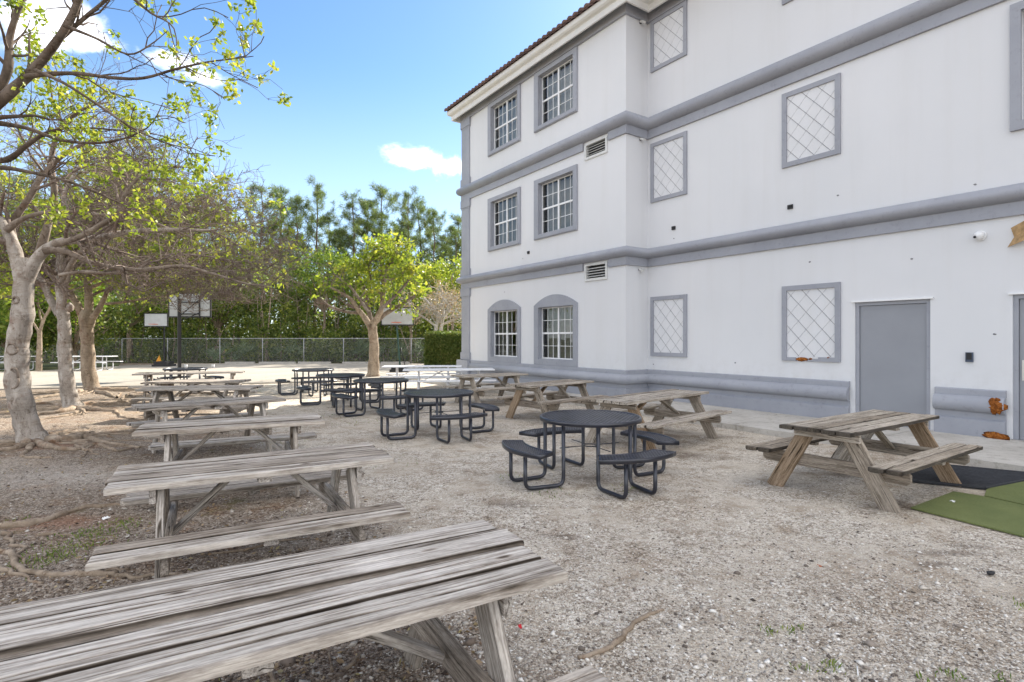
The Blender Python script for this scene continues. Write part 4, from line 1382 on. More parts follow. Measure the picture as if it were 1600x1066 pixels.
def round_meshes():
    r = 0.595
    m = MB()     # rim
    n = 48
    for ring in ((0.0,),):
        v = []
        for i in range(n):
            a = 2 * math.pi * i / n
            for rr_, zz in ((r - 0.012, 0.755), (r + 0.012, 0.757), (r + 0.018, 0.745), (r + 0.018, 0.712), (r + 0.004, 0.706), (r - 0.012, 0.712)):
                v.append((rr_ * math.cos(a), rr_ * math.sin(a), zz))
        m.add(v, [(i * 6 + k, ((i + 1) % n) * 6 + k, ((i + 1) % n) * 6 + (k + 1) % 6, i * 6 + (k + 1) % 6) for i in range(n) for k in range(6)], True)
    RT['rim'] = m.mesh('table_rim', M['black_metal'])

    def grid(inside, x0, x1, y0, y1, zc, step, wd, angs):
        m = MB()
        for ai, an in enumerate(angs):
            ca, sa = math.cos(an), math.sin(an)
            k = -60
            while k < 60:
                off = k * step
                k += 1
                # march along the line, keep the inside span
                ts = np.arange(-1.2, 1.2, 0.01)
                cx, cy = (x0 + x1) / 2, (y0 + y1) / 2
                px = cx + ts * ca - off * sa
                py = cy + ts * sa + off * ca
                ok = inside(px, py)
                i = 0
                while i < len(ts):
                    if ok[i]:
                        j = i
                        while j + 1 < len(ts) and ok[j + 1]: j += 1
                        if j > i:
                            p = Vector((px[i], py[i], zc - ai * 0.002)); q = Vector((px[j], py[j], zc - ai * 0.002))
                            mid_ = (p + q) / 2
                            m.box(mid_, ((q - p).length, wd, 0.006), M=Matrix.Rotation(an, 3, 'Z'))
                        i = j + 1
                    else:
                        i += 1
        return m
    RT['mesh'] = grid(lambda x, y: x * x + y * y < (r - 0.008) ** 2, 0, 0, 0, 0, 0.745, 0.046, 0.016, (R(12), R(72))).mesh('expanded_mesh', M['mesh_metal'])
    # umbrella-less centre disc and stretcher rods
    m = MB()
    for i in range(4):
        a = math.pi / 2 * i
        pass
    m.tube([(0.08 * math.cos(t), 0.08 * math.sin(t), 0.40) for t in np.linspace(0, 2 * math.pi, 17)], 0.008, 5)
    for i in range(4):
        a = math.pi / 2 * i
        m.tube([(0.08 * math.cos(a), 0.08 * math.sin(a), 0.40), (0.42 * math.cos(a), 0.42 * math.sin(a), 0.40)], 0.006, 5)
    RT['rods'] = m.mesh('tie_rods', M['black_metal'])
    # one seat, centred on +X
    ri, ro, ha = 0.80, 1.07, R(27)
    def outline(k):
        pts = []
        for i in range(k + 1):
            a = -ha + 2 * ha * i / k
            pts.append((ro * math.cos(a) - 0.02 * abs(i / k - .5), ro * math.sin(a)))
        for i in range(k + 1):
            a = ha - 2 * ha * i / k
            pts.append((ri * math.cos(a) + 0.03 * (1 - math.cos((i / k - .5) * 2)), ri * math.sin(a)))
        return pts
    ol = outline(10)
    m = MB()
    cx = sum(p[0] for p in ol) / len(ol)
    k = len(ol)
    v = []
    for p in ol:
        sx, sy = p[0] - cx, p[1]
        L_ = math.hypot(sx, sy)
        ux, uy = sx / L_, sy / L_
        for o_, z_ in ((-0.014, 0.455), (0.008, 0.457), (0.014, 0.447), (0.014, 0.412), (0.0, 0.406), (-0.014, 0.41)):
            v.append((p[0] + ux * o_, p[1] + uy * o_, z_))
    m.add(v, [(i * 6 + q, ((i + 1) % k) * 6 + q, ((i + 1) % k) * 6 + (q + 1) % 6, i * 6 + (q + 1) % 6) for i in range(k) for q in range(6)], True)
    RT['seat_rim'] = m.mesh('seat_rim', M['black_metal'])

    def ins(x, y):
        rr_ = np.hypot(x, y); a = np.abs(np.arctan2(y, x))
        return (rr_ > ri + 0.004) & (rr_ < ro - 0.004) & (a < ha)
    RT['seat_mesh'] = grid(ins, ri, ro, -0.5, 0.5, 0.447, 0.038, 0.014, (R(25), R(95))).mesh('seat_mesh', M['mesh_metal'])
    for nm, yy in (('tube_a', 0.19), ('tube_b', -0.19)):
        m = MB()
        m.tube(bent([(0.50, yy * 1.15, 0.71), (0.50, yy * 1.15, 0.028), (0.97, yy, 0.028), (0.97, yy, 0.41)], 0.085), 0.0225, 10)
        RT[nm] = m.mesh('support_tube', M['black_metal'])
    m = MB()
    m.tube([(0.84, -0.2, 0.43), (0.84, 0.2, 0.43)], 0.012, 6)
    m.tube([(1.02, -0.2, 0.43), (1.02, 0.2, 0.43)], 0.012, 6)
    RT['seat_bar'] = m.mesh('seat_bar', M['black_metal'])


round_meshes()


def round_table(x, y, rot, label):
    root = empty('round_table', (x, y, ground_z(x, y)), rot)
    tag(root, label, 'table', 'round black mesh tables with four curved seats')
    top = link_mesh('tabletop', RT['rim'], root)
    link_mesh('top_mesh', RT['mesh'], top)
    link_mesh('tie_rods', RT['rods'], root)
    for i in range(4):
        a = math.pi / 2 * i
        st = link_mesh('seat', RT['seat_rim'], root, (0, 0, 0), (0, 0, a))
        link_mesh('seat_mesh', RT['seat_mesh'], st)
        link_mesh('seat_bar', RT['seat_bar'], st)
        link_mesh('support_tube', RT['tube_a'], root, (0, 0, 0), (0, 0, a))
        link_mesh('support_tube', RT['tube_b'], root, (0, 0, 0), (0, 0, a))
    return root


round_table(0.946, 6.67, R(-65), 'nearest round black mesh table, standing alone at the centre of the gravel')
round_table(-1.29, 9.72, R(-62), 'round black table second from the camera, left of the tan picnic tables')
round_table(-2.97, 12.5, R(-50), 'round black table third from the camera, in front of the lone tree')
round_table(-4.45, 14.3, R(-70), 'round black table fourth from the camera, left of the lone tree')
round_table(-6.1, 16.9, R(-60), 'furthest of the four grouped round black tables, at the court edge')
round_table(-10.2, 17.2, R(-40), 'round black table with white cups behind the left row of picnic tables')
for px, py, Yd in ((290.5, 577.5, 17.0), (333, 580, 17.1)):
    p = at(px, py, Yd)
    m = MB(); m.tube([(0, 0, 0), (0, 0, 0.11)], [0.035, 0.045], 12)
    o = m.build('cup', M['paper'], None, (p.x, p.y, 0.758))
    m2 = MB(); m2.tube([(0, 0, 0.108), (0, 0, 0.116)], 0.048, 12)
    m2.build('lid', M['white'], o)
    tag(o, 'white paper cup left of centre on the far round table' if px < 300 else 'white paper cup at the right edge of the far round table', 'cup')

# ------------------------------------------------------------------ white tables
def white_table(x, y, rz, L, label, group=None, simple=False):
    root = empty('white_picnic_table', (x, y, 0), rz)
    tag(root, label, 'picnic table', group)
    for nm, w_, z_, yy in (('tabletop', 0.74, 0.745, 0), ('bench', 0.26, 0.45, 0.66), ('bench', 0.26, 0.45, -0.66)):
        n = 3 if nm == 'tabletop' else 1
        pw = w_ / n
        for k in range(n):
            m = MB(); m.box((0, 0, 0), (L, pw - 0.008, 0.035))
            m.build('top_plank' if n > 1 else 'bench', M['white_table'], root, (0, yy + (k - (n - 1) / 2) * pw, z_))
    for ex in (-1, 1):
        X_ = ex * (L / 2 - 0.45)
        m = MB()
        m.tube(bent([(X_, -0.66, 0.43), (X_, -0.66, 0.03), (X_, -0.15, 0.03), (X_, -0.15, 0.73)], 0.15), 0.024, 8)
        m.build('frame_tube', M['white_table'], root)
        m = MB()
        m.tube(bent([(X_, 0.66, 0.43), (X_, 0.66, 0.03), (X_, 0.15, 0.03), (X_, 0.15, 0.73)], 0.15), 0.024, 8)
        m.build('frame_tube', M['white_table'], root)
        m = MB()
        m.tube([(X_, 0, 0.35), (ex * 0.15, 0, 0.72)], 0.016, 6)
        m.tube([(X_, -0.16, 0.35), (X_, 0.16, 0.35)], 0.018, 6)
        m.build('brace', M['white_table'], root)
    return root


white_table(-1.90, 16.6, R(8), 2.7, 'white picnic table nearer of the pair in front of the building corner')
white_table(-3.0, 18.5, R(4), 2.6, 'white picnic table further of the pair, by the small basketball hoop')
white_table(-22.2, 28.8, R(3), 2.6, 'distant white picnic table seen behind the grey tree trunks')
white_table(-26.2, 28.6, R(-2), 2.4, 'distant white picnic table at the far left edge behind the nearest trunk')

# ------------------------------------------------------------------ turf, mat, litter
def ground_sheet(name, pts, z0, th, mat, label, cat):
    m = MB(); m.prism([(p[0], p[1]) for p in pts], z0, z0 + th)
    o = m.build(name, mat)
    return tag(o, label, cat)


ground_sheet('turf_mat', [(3.95, 5.45), (4.83, 6.02), (4.99, 5.85), (5.13, 5.51), (6.6, 4.9), (6.2, 3.9), (4.34, 4.66)], -0.005, 0.014, M['turf'], 'larger near piece of green artificial turf on the gravel at the right edge', 'turf')
ground_sheet('turf_mat', [(5.03, 5.86), (5.26, 6.10), (6.19, 6.66), (8.0, 5.6), (6.75, 4.95), (5.17, 5.53)], -0.004, 0.014, M['turf'], 'smaller far piece of green artificial turf beside the black rubber mat', 'turf')
m = MB()
mat_pts = [Vector((5.35, 7.46)), Vector((6.55, 6.70)), Vector((5.27, 6.13)), Vector((4.40, 6.62))]
m.prism([tuple(p) for p in mat_pts], -0.004, 0.016)
rm = m.build('rubber_mat', M['rubber'])
tag(rm, 'black rubber floor mat under the tan picnic table nearest the doors', 'mat')
m = MB()
for i in range(4):
    a, b = mat_pts[i], mat_pts[(i + 1) % 4]
    m.tube([(a.x, a.y, 0.018), (b.x, b.y, 0.018)], 0.014, 5, smooth=False)
m.build('edge_strip', M['rubber'], rm)
m = MB()
u_, v_ = (mat_pts[1] - mat_pts[0]), (mat_pts[3] - mat_pts[0])
for i in range(1, 26):
    a = mat_pts[0] + v_ * (i / 26); b = a + (mat_pts[1] - mat_pts[0]) * (1 - i / 26) + (mat_pts[2] - mat_pts[3]) * (i / 26)
    m.tube([(a.x, a.y, 0.017), (b.x, b.y, 0.017)], 0.006, 3, smooth=False)
m.build('rib', M['rubber'], rm)


def scrap(name, mat, loc, size, label, cat, seed):
    rr = random.Random(seed)
    m = MB()
    n = 5
    v = []
    for j in range(n):
        for i in range(n):
            v.append(((i / (n - 1) - .5) * size[0] + rr.uniform(-.1, .1) * size[0], (j / (n - 1) - .5) * size[1] + rr.uniform(-.1, .1) * size[1], rr.uniform(0, size[2])))
    m.add(v, [(j * n + i, j * n + i + 1, (j + 1) * n + i + 1, (j + 1) * n + i) for j in range(n - 1) for i in range(n - 1)])
    o = m.build(name, mat, None, (loc[0], loc[1], 0.012), (0, 0, rr.uniform(0, 3)))
    tag(o, label, cat)


def gpt(px, py):
    Yd = FPX * CAM_H / (py - HOR)
    return ((px - 800) / FPX * Yd, Yd)


scrap('wrapper', M['red'], gpt(813, 984), (0.045, 0.02, 0.015), 'bright red scrap of wrapper on the gravel right of the nearest picnic table', 'litter', 1)
scrap('dry_leaf', M['orange_leaf'], gpt(1281, 888), (0.035, 0.02, 0.012), 'small orange dry leaf on the open gravel', 'leaf', 2)
scrap('paper_scrap', M['paper'], gpt(166, 814), (0.05, 0.035, 0.03), 'crumpled white paper scrap beside the roots at lower left', 'litter', 3)
scrap('paper_scrap', M['paper'], gpt(1488, 786), (0.045, 0.03, 0.02), 'small white paper scrap lying on the artificial turf', 'litter', 4)
p = gpt(1340, 1052)
m = MB(); m.tube([(p[0] - .02, p[1] - .035, 0.012), (p[0] + .02, p[1] + .035, 0.014)], 0.003, 6)
tag(m.build('drinking_straw', M['paper']), 'thin white straw on the gravel near the bottom right', 'litter')
p = gpt(1548, 898)
m = MB(); blob(m, (p[0], p[1], 0.012), (0.03, 0.02, 0.016), 4, 9, 6, 0.2)
tag(m.build('dark_stone', M['black']), 'single black stone beside the damp patch on the gravel', 'stone')

# ------------------------------------------------------------------ fence, wheel stops, hedge, hoops
FY = 37.4
fence = empty('chain_link_fence', (0, FY, 0))
tag(fence, 'grey chain-link fence with steel posts between the court and the pine wood', 'fence')
posts = [-40.6, -37.8, -35, -32.2, -29.4, -26.5, -23.4, -19.85, -16.95, -14.15, -11.45, -9.1, -6.85, -4.2, -1.5, 1.2, 4.0]
FH = 1.68
for x in posts:
    m = MB(); m.tube([(x, 0, -0.1), (x, 0, FH + 0.03)], 0.032, 6)
    m.build('post', M['galv'], fence)
m = MB(); m.tube([(posts[0], 0, FH), (posts[-1], 0, FH)], 0.022, 6)
m.build('top_rail', M['galv'], fence)
wv, wf = [], []
x0_, x1_, st_ = posts[0], posts[-1], 0.085
n_ = int((x1_ - x0_ + FH) / st_)
P0, P1 = [], []
for k in range(n_):
    xa = x0_ - FH + k * st_
    for sg in (1, -1):
        a = (xa, 0.04) if sg > 0 else (xa, FH)
        b = (xa + FH, FH) if sg > 0 else (xa + FH, 0.04)
        P0.append(a); P1.append(b)
P0, P1 = np.array(P0), np.array(P1)
okm = (P1[:, 0] > x0_) & (P0[:, 0] < x1_)
P0, P1 = P0[okm], P1[okm]
dv = P1 - P0
dv /= np.linalg.norm(dv, axis=1)[:, None]
nv = np.stack([-dv[:, 1], dv[:, 0]], 1)
rw = 0.0022
V = []
for base_ in (P0, P1):
    for (o1, o2) in ((1, 0), (-0.5, 0.87), (-0.5, -0.87)):
        V.append(np.stack([base_[:, 0] + nv[:, 0] * o1 * rw, np.full(len(base_), -0.04 + o2 * rw), base_[:, 1] + nv[:, 1] * o1 * rw], 1))
V = np.stack(V, 1)
N_ = len(P0)
base_i = (np.arange(N_) * 6)[:, None, None]
FQ = np.array([[0, 1, 4, 3], [1, 2, 5, 4], [2, 0, 3, 5]])[None]
link_mesh('wire_mesh', np_mesh('wire_mesh', V.reshape(-1, 3), (base_i + FQ).reshape(-1, 4), M['galv']), fence)

WG = 'concrete wheel stops in front of the fence'
for (pa, pb, py, wl) in ((405, 462, 567.5, 'second from the left, between two fence posts'), (466, 517, 567, 'left of the lone tree trunk, third from the left'), (535, 588, 566.5, 'partly behind the lone tree trunk'), (595, 640, 565, 'behind the green-poled hoop, rightmost'), (352, 398, 568.5, 'leftmost of the row')):
    Yd = 36.0
    a, b = (pa - 800) / FPX * Yd, (pb - 800) / FPX * Yd
    m = MB()
    sec = [(-0.09, 0), (0.09, 0), (0.06, 0.13), (-0.06, 0.13)]
    m.add([(a, y_, z_) for y_, z_ in sec] + [(b, y_, z_) for y_, z_ in sec], [(3, 2, 1, 0), (4, 5, 6, 7)] + [(i, (i + 1) % 4, 4 + (i + 1) % 4, 4 + i) for i in range(4)])
    o = m.build('wheel_stop', M['kerb'], None, (0, Yd, 0.03), (0, 0, 0))
    # origin at the stop itself
    cxx = (a + b) / 2
    for vtx in o.data.vertices: vtx.co.x -= cxx
    o.location.x = cxx
    tag(o, 'low concrete wheel stop ' + wl, 'wheel stop', WG)


def leaf_mesh(name, C, Dr, Ls, Ws, mat, rng):
    """one folded diamond leaf per row"""
    N = len(C)
    Dr = Dr / (np.linalg.norm(Dr, axis=1)[:, None] + 1e-9)
    rv = rng.normal(size=(N, 3))
    S = np.cross(Dr, rv)
    S /= (np.linalg.norm(S, axis=1)[:, None] + 1e-9)
    Ls = np.broadcast_to(Ls, (N,))[:, None]; Ws = np.broadcast_to(Ws, (N,))[:, None]
    V = np.stack([C, C + Dr * Ls * 0.5 + S * Ws * 0.5, C + Dr * Ls, C + Dr * Ls * 0.5 - S * Ws * 0.5], 1).reshape(-1, 3)
    Fq = (np.arange(N) * 4)[:, None] + np.array([0, 1, 2, 3])[None]
    return np_mesh(name, V, Fq, mat)


def rdir(n, rng):
    v = rng.normal(size=(n, 3))
    return v / np.linalg.norm(v, axis=1)[:, None]


# clipped hedge
hx0, hx1, hy0, hy1, hh = -4.75, -1.0, 30.2, 32.4, 1.95
hg = empty('hedge', ((hx0 + hx1) / 2, (hy0 + hy1) / 2, 0))
tag(hg, 'clipped green box hedge beside the far corner of the building', 'hedge')
n_ = 16000
u3 = RNG.uniform(-1, 1, (n_, 3))
face = RNG.integers(0, 4, n_)
C = u3.copy()
C[face == 0, 1] = -1; C[face == 1, 2] = 1; C[face == 2, 0] = -1; C[face == 3, 1] = -1
C = C * np.array([(hx1 - hx0) / 2, (hy1 - hy0) / 2, hh / 2]) + np.array([0, 0, hh / 2])
C += RNG.normal(size=C.shape) * 0.05
C[:, 2] = np.maximum(C[:, 2], 0.03)
link_mesh('foliage', leaf_mesh('foliage', C, rdir(n_, RNG) + np.array([0, -.3, .6]), RNG.uniform(.07, .13, n_), RNG.uniform(.05, .09, n_), M['leaf_hedge'], RNG), hg)
m = MB(); m.box((0, 0, hh / 2), (hx1 - hx0 - 0.2, hy1 - hy0 - 0.2, hh - 0.15))
m.build('inner_branches', M['leaf_dark'], hg)


def hoop(name, x, y, board_w, board_h, board_z, label, pole_r=0.06, facing=1, base=True, rimz=None, polemat='black', lean=0.0, pole_top=None, boardmat='board_white'):
    root = empty(name, (x, y, 0.03))
    tag(root, label, 'basketball hoop')
    m = MB(); m.tube([(0, 0, 0), (lean, 0, pole_top or board_z + 0.1)], pole_r, 4 if pole_r > .05 else 8, smooth=False)
    m.build('pole', M[polemat], root)
    by = 0.75 * facing
    m = MB(); m.box((0, by, board_z + board_h / 2), (board_w, 0.03, board_h))
    bd = m.build('backboard', M[boardmat], root)
    m = MB()
    t = 0.05
    for sx in (-1, 1): m.box((sx * board_w / 2, by, board_z + board_h / 2), (t, 0.06, board_h + t))
    for sz in (0, 1): m.box((0, by, board_z + sz * board_h), (board_w - t, 0.06, t))
    m.build('board_frame', M['black'], bd)
    m = MB()
    iw, ih = board_w * 0.50, board_h * 0.52
    yb = by - 0.06 * facing
    for sx in (-1, 1):
        m.box((sx * iw / 2, yb, board_z + board_h * .42), (0.04, 0.04, board_h * 0.95))
    for sz in (0.12, .62):
        m.box((0, yb, board_z + board_h * sz), (iw, 0.045, 0.045))
    m.build('rear_brace', M['black'], bd)
    m = MB()
    for sx in (-1, 1):
        for zz in (0.15, 0.7):
            m.tube([(sx * 0.05, 0, board_z - 0.25 + zz * 0.4), (sx * iw * 0.45, yb, board_z + board_h * zz)], 0.02, 6)
    m.build('arm', M['black'], root)
    m = MB()
    m.tube([(0.23 * math.cos(t), by + (0.26 + 0.23 * math.sin(t)) * facing, board_z + 0.12) for t in np.linspace(0, 2 * math.pi, 25)], 0.012, 6)
    m.build('rim', M['rim'], root)
    if base:
        m = MB()
        m.prism([(-0.45, -0.45), (0.45, -0.45), (0.38, 0.55), (-0.38, 0.55)], 0, 0.12)
        m.prism([(-0.38, -0.4), (0.38, -0.4), (0.3, 0.45), (-0.3, 0.45)], 0.12, 0.30)
        m.build('base_tank', M['black'], root)
        m = MB(); m.tube([(-0.15, 0.4, 0.25), (0, 0.05, 1.2)], 0.02, 6); m.tube([(0.15, 0.4, 0.25), (0, 0.05, 1.2)], 0.02, 6)
        m.build('stay', M['black'], root)
    return root


hoop('basketball_hoop', -13.9, 23.0, 1.80, 1.02, 2.58, 'tall black basketball hoop seen from behind its wide clear backboard', 0.085, 1, base=False, pole_top=3.3)
hoop('basketball_hoop', -20.6, 32.6, 1.35, 0.75, 2.35, 'portable basketball hoop with dark base tank, left of the tall hoop', 0.05, -1, pole_top=2.7)
hoop('basketball_hoop', -5.55, 27.4, 1.55, 0.85, 2.30, 'portable basketball hoop with green pole behind the lone tree', 0.045, -1, lean=-0.25, pole_top=3.0, polemat='pole_green')
m = MB()
m.prism([(-0.22, -0.2), (0.22, -0.2), (0.18, 0.2), (-0.18, 0.2)], 0, 0.10)
m.add([(-0.18, -.12, .1), (.16, -.12, .1), (0.02, -0.02, 0.62), (-.18, .12, .1), (.16, .12, .1), (0.02, 0.02, 0.62)], [(0, 1, 2), (5, 4, 3), (0, 2, 5, 3), (1, 4, 5, 2)])
o = m.build('floor_sign', M['yellow'], None, (-21.3, 33.2, 0.03)); tag(o, 'small orange plastic floor marker beside the portable hoop base', 'marker')

# ------------------------------------------------------------------ trees
def grow(limbs, rng, spec, leaf_tips, depth=0):
    """limbs: list of (points, radii); spec: list of dicts per level. Returns every tube"""
    out = []
    cur = limbs
    for lv, sp in enumerate(spec):
        nxt = []
        for pts, rad in cur:
            L = sum((pts[i + 1] - pts[i]).length for i in range(len(pts) - 1))
            n = max(1, int(sp['n'] * max(0.35, L / sp.get('ref', 1.0)) + rng.random()))
            for _ in range(n):
                t = sp.get('t0', 0.25) + (1 - sp.get('t0', 0.25)) * rng.random() ** 0.8
                f = t * (len(pts) - 1); i = min(int(f), len(pts) - 2); fr = f - i
                p = pts[i].lerp(pts[i + 1], fr)
                r0 = (rad[i] * (1 - fr) + rad[i + 1] * fr) * sp.get('rs', 0.6)
                ax = (pts[i + 1] - pts[i]).normalized()
                rv = Vector(rng.normal(size=3)).normalized()
                side = (rv - ax * rv.dot(ax)).normalized()
                a = sp.get('ang', 0.9) * (0.6 + 0.7 * rng.random())
                d = (ax * math.cos(a) + side * math.sin(a)).normalized()
                d.z += sp.get('up', 0.0); d.normalize()
                ln = sp['len'] * (0.55 + 0.8 * rng.random()) * (1.15 - sp.get('tap', 0.4) * t)
                k = sp.get('seg', 4)
                q = [p.copy()]; rr = [max(r0, sp.get('rmin', 0.004))]
                for s_ in range(k):
                    if q[-1].z < 2.7 and d.z < 0: d.z = 0.25
                    d = (d + Vector(rng.normal(size=3)) * sp.get('wig', 0.18) + Vector((0, 0, sp.get('grav', 0.0)))).normalized()
                    q.append(q[-1] + d * ln / k)
                    rr.append(max(rr[0] * (1 - 0.8 * (s_ + 1) / k), sp.get('rmin', 0.004) * 0.7))
                nxt.append((q, rr))
        out.append((nxt, sp))
        cur = nxt
    return out


def tubes_mesh(name, sets, mat):
    m = MB()
    for tubes, sides in sets:
        for pts, rad in tubes:
            m.tube(pts, rad, sides, caps=False)
    return m.mesh(name, mat)


def clusters(tips, rng, n_leaf, spread, L, W, up=0.2):
    """rosette of leaves round every tip"""
    C, Dd = [], []
    T = np.array([tuple(t) for t in tips])
    k = n_leaf
    C = np.repeat(T, k, axis=0) + rng.normal(size=(len(T) * k, 3)) * spread
    Dd = rdir(len(C), rng) + np.array([0, 0, up])
    return C, Dd, rng.uniform(0.65, 1.2, len(C)) * L, rng.uniform(0.7, 1.2, len(C)) * W


def tree(name, label, cat, base, limbs, spec, mats, leaf, seed, trunk_sides=14, group=None, leaf_frac=1.0, leaf_filter=None, roots=None):
    """limbs: [(points, radii)] with the trunk first"""
    rng = np.random.default_rng(seed)
    root = empty(name, base)
    tag(root, label, cat, group)
    base = Vector(base)
    main = []
    for pts, rad in limbs:
        # subdivide with a spline-like smoothing
        P_ = [Vector(p) - base for p in pts]
        q, rr = [], []
        for i in range(len(P_) - 1):
            p0 = P_[max(i - 1, 0)]; p1 = P_[i]; p2 = P_[i + 1]; p3 = P_[min(i + 2, len(P_) - 1)]
            for s_ in range(4):
                t = s_ / 4
                q.append(0.5 * ((2 * p1) + (p2 - p0) * t + (2 * p0 - 5 * p1 + 4 * p2 - p3) * t * t + (3 * p1 - p0 - 3 * p2 + p3) * t ** 3))
                rr.append(rad[i] * (1 - t) + rad[i + 1] * t)
        q.append(P_[-1]); rr.append(rad[-1])
        rr = [r_ * (1 + 0.05 * math.sin(i * 1.7 + seed)) for i, r_ in enumerate(rr)]
        main.append((q, rr))
    tm = tubes_mesh('trunk', [([main[0]], trunk_sides * 2)], M[mats[0]])
    from mathutils import noise as mnoise
    rmax = max(main[0][1])
    for v_ in tm.vertices:
        a_ = v_.co
        v_.co = a_ + v_.normal * rmax * (mnoise.noise(a_ * 2.2 + Vector((seed, 0, 0))) * 0.12 + mnoise.noise(Vector((a_.x * 9, a_.y * 9, a_.z * 4))) * 0.05 + mnoise.noise(a_ * 22) * 0.02)
    link_mesh('trunk', tm, root)
    gset = grow(main[1:], rng, spec, None)
    if len(main) > 1:
        link_mesh('limb', tubes_mesh('limb', [(main[1:3], 10)], M[mats[0]]), root)
        if len(main) > 3: link_mesh('limb', tubes_mesh('limb', [(main[3:], 8)], M[mats[2] if len(mats) > 2 else mats[0]]), root)
    if gset:
        link_mesh('branches', tubes_mesh('branches', [(g_[0], g_[1].get('sides', 4)) for g_ in gset], M[mats[1]]), root)
        tips = []
        for lvl in (gset[-1:] if len(gset) > 1 else gset):
            for pts, rad in lvl[0]:
                tips += [pts[-1], pts[-2].lerp(pts[-1], 0.4)] + ([pts[len(pts) // 2]] if leaf and leaf.get('mid') else [])
        if leaf:
            if leaf_filter: tips = [t for t in tips if leaf_filter(t + base)]
            if leaf_frac < 1:
                tips = [t for t in tips if rng.random() < leaf_frac]
            if tips:
                C, Dd, Ls, Ws = clusters(tips, rng, leaf['n'], leaf['spread'], leaf['L'], leaf['W'], leaf.get('up', 0.2))
                link_mesh('crown', leaf_mesh('crown', C, Dd, Ls, Ws, M[leaf['mat']], rng), root)
    roots = list(roots or [])
    if roots:
        r2 = random.Random(seed)
        rb = rad0 = limbs[0][1][1]
        for q_ in range(16):
            a = r2.uniform(0, 2 * math.pi)
            p_ = [base.x + math.cos(a) * rb * .7, base.y + math.sin(a) * rb * .7]
            rp, rr_ = [tuple(p_)], [r2.uniform(.02, .045)]
            for s_ in range(r2.randint(4, 8)):
                a += r2.uniform(-.5, .5)
                p_ = [p_[0] + math.cos(a) * .32, p_[1] + math.sin(a) * .32]
                rp.append(tuple(p_)); rr_.append(rr_[0] * (1 - .1 * (s_ + 1)))
            rr_[-1] = .006
            roots.append((rp, rr_))
    for rpts, rrad in roots:
        m = MB()
        q = []
        rr = random.Random(len(rpts) + seed)
        fine, frad = [], []
        for i in range(len(rpts) - 1):
            for s_ in range(4):
                t = s_ / 4
                x = rpts[i][0] * (1 - t) + rpts[i + 1][0] * t + rr.uniform(-.03, .03)
                y = rpts[i][1] * (1 - t) + rpts[i + 1][1] * t + rr.uniform(-.03, .03)
                r_ = (rrad[i] * (1 - t) + rrad[i + 1] * t) * 0.78 * rr.uniform(.85, 1.15)
                fine.append(Vector((x, y, ground_z(x, y) + r_ * 0.30 + rr.uniform(-.25, .2) * r_)) - base); frad.append(r_)
        m.tube(fine, frad, 8)
        m.build('root', M['root'], root)
    return root


def PX(lst, Yd):
    """pixel polyline with half widths in pixels -> points, radii at one distance (distance may be per point)"""
    pts, rad = [], []
    for it in lst:
        d = it[3] if len(it) > 3 else Yd
        k_ = math.sqrt(1 + ((it[0] - 800) / FPX) ** 2)
        pts.append(at(it[0], it[1], d)); rad.append(it[2] * d / FPX / k_)
    return pts, rad


def proj(p):
    return 800 + p.x / p.y * FPX, HOR - (p.z - CAM_H) / p.y * FPX


def near_filter(p):
    # leaf-bearing shoots: only the outer left and upper boughs have flushed, the inner ones are bare
    c = Vector((-8.7, 8.7, 3.6))
    return p.z > 2.9 and ((p.x < -7.9 and p.z < 5.2) or (p.z > 4.6 and math.sin(p.x * 2.3) + math.sin(p.z * 3.1 + p.y) > 0.6))


def far_filter(p):
    if p.z < 2.95: return False
    return p.z > 3.35 or p.x < -12.6


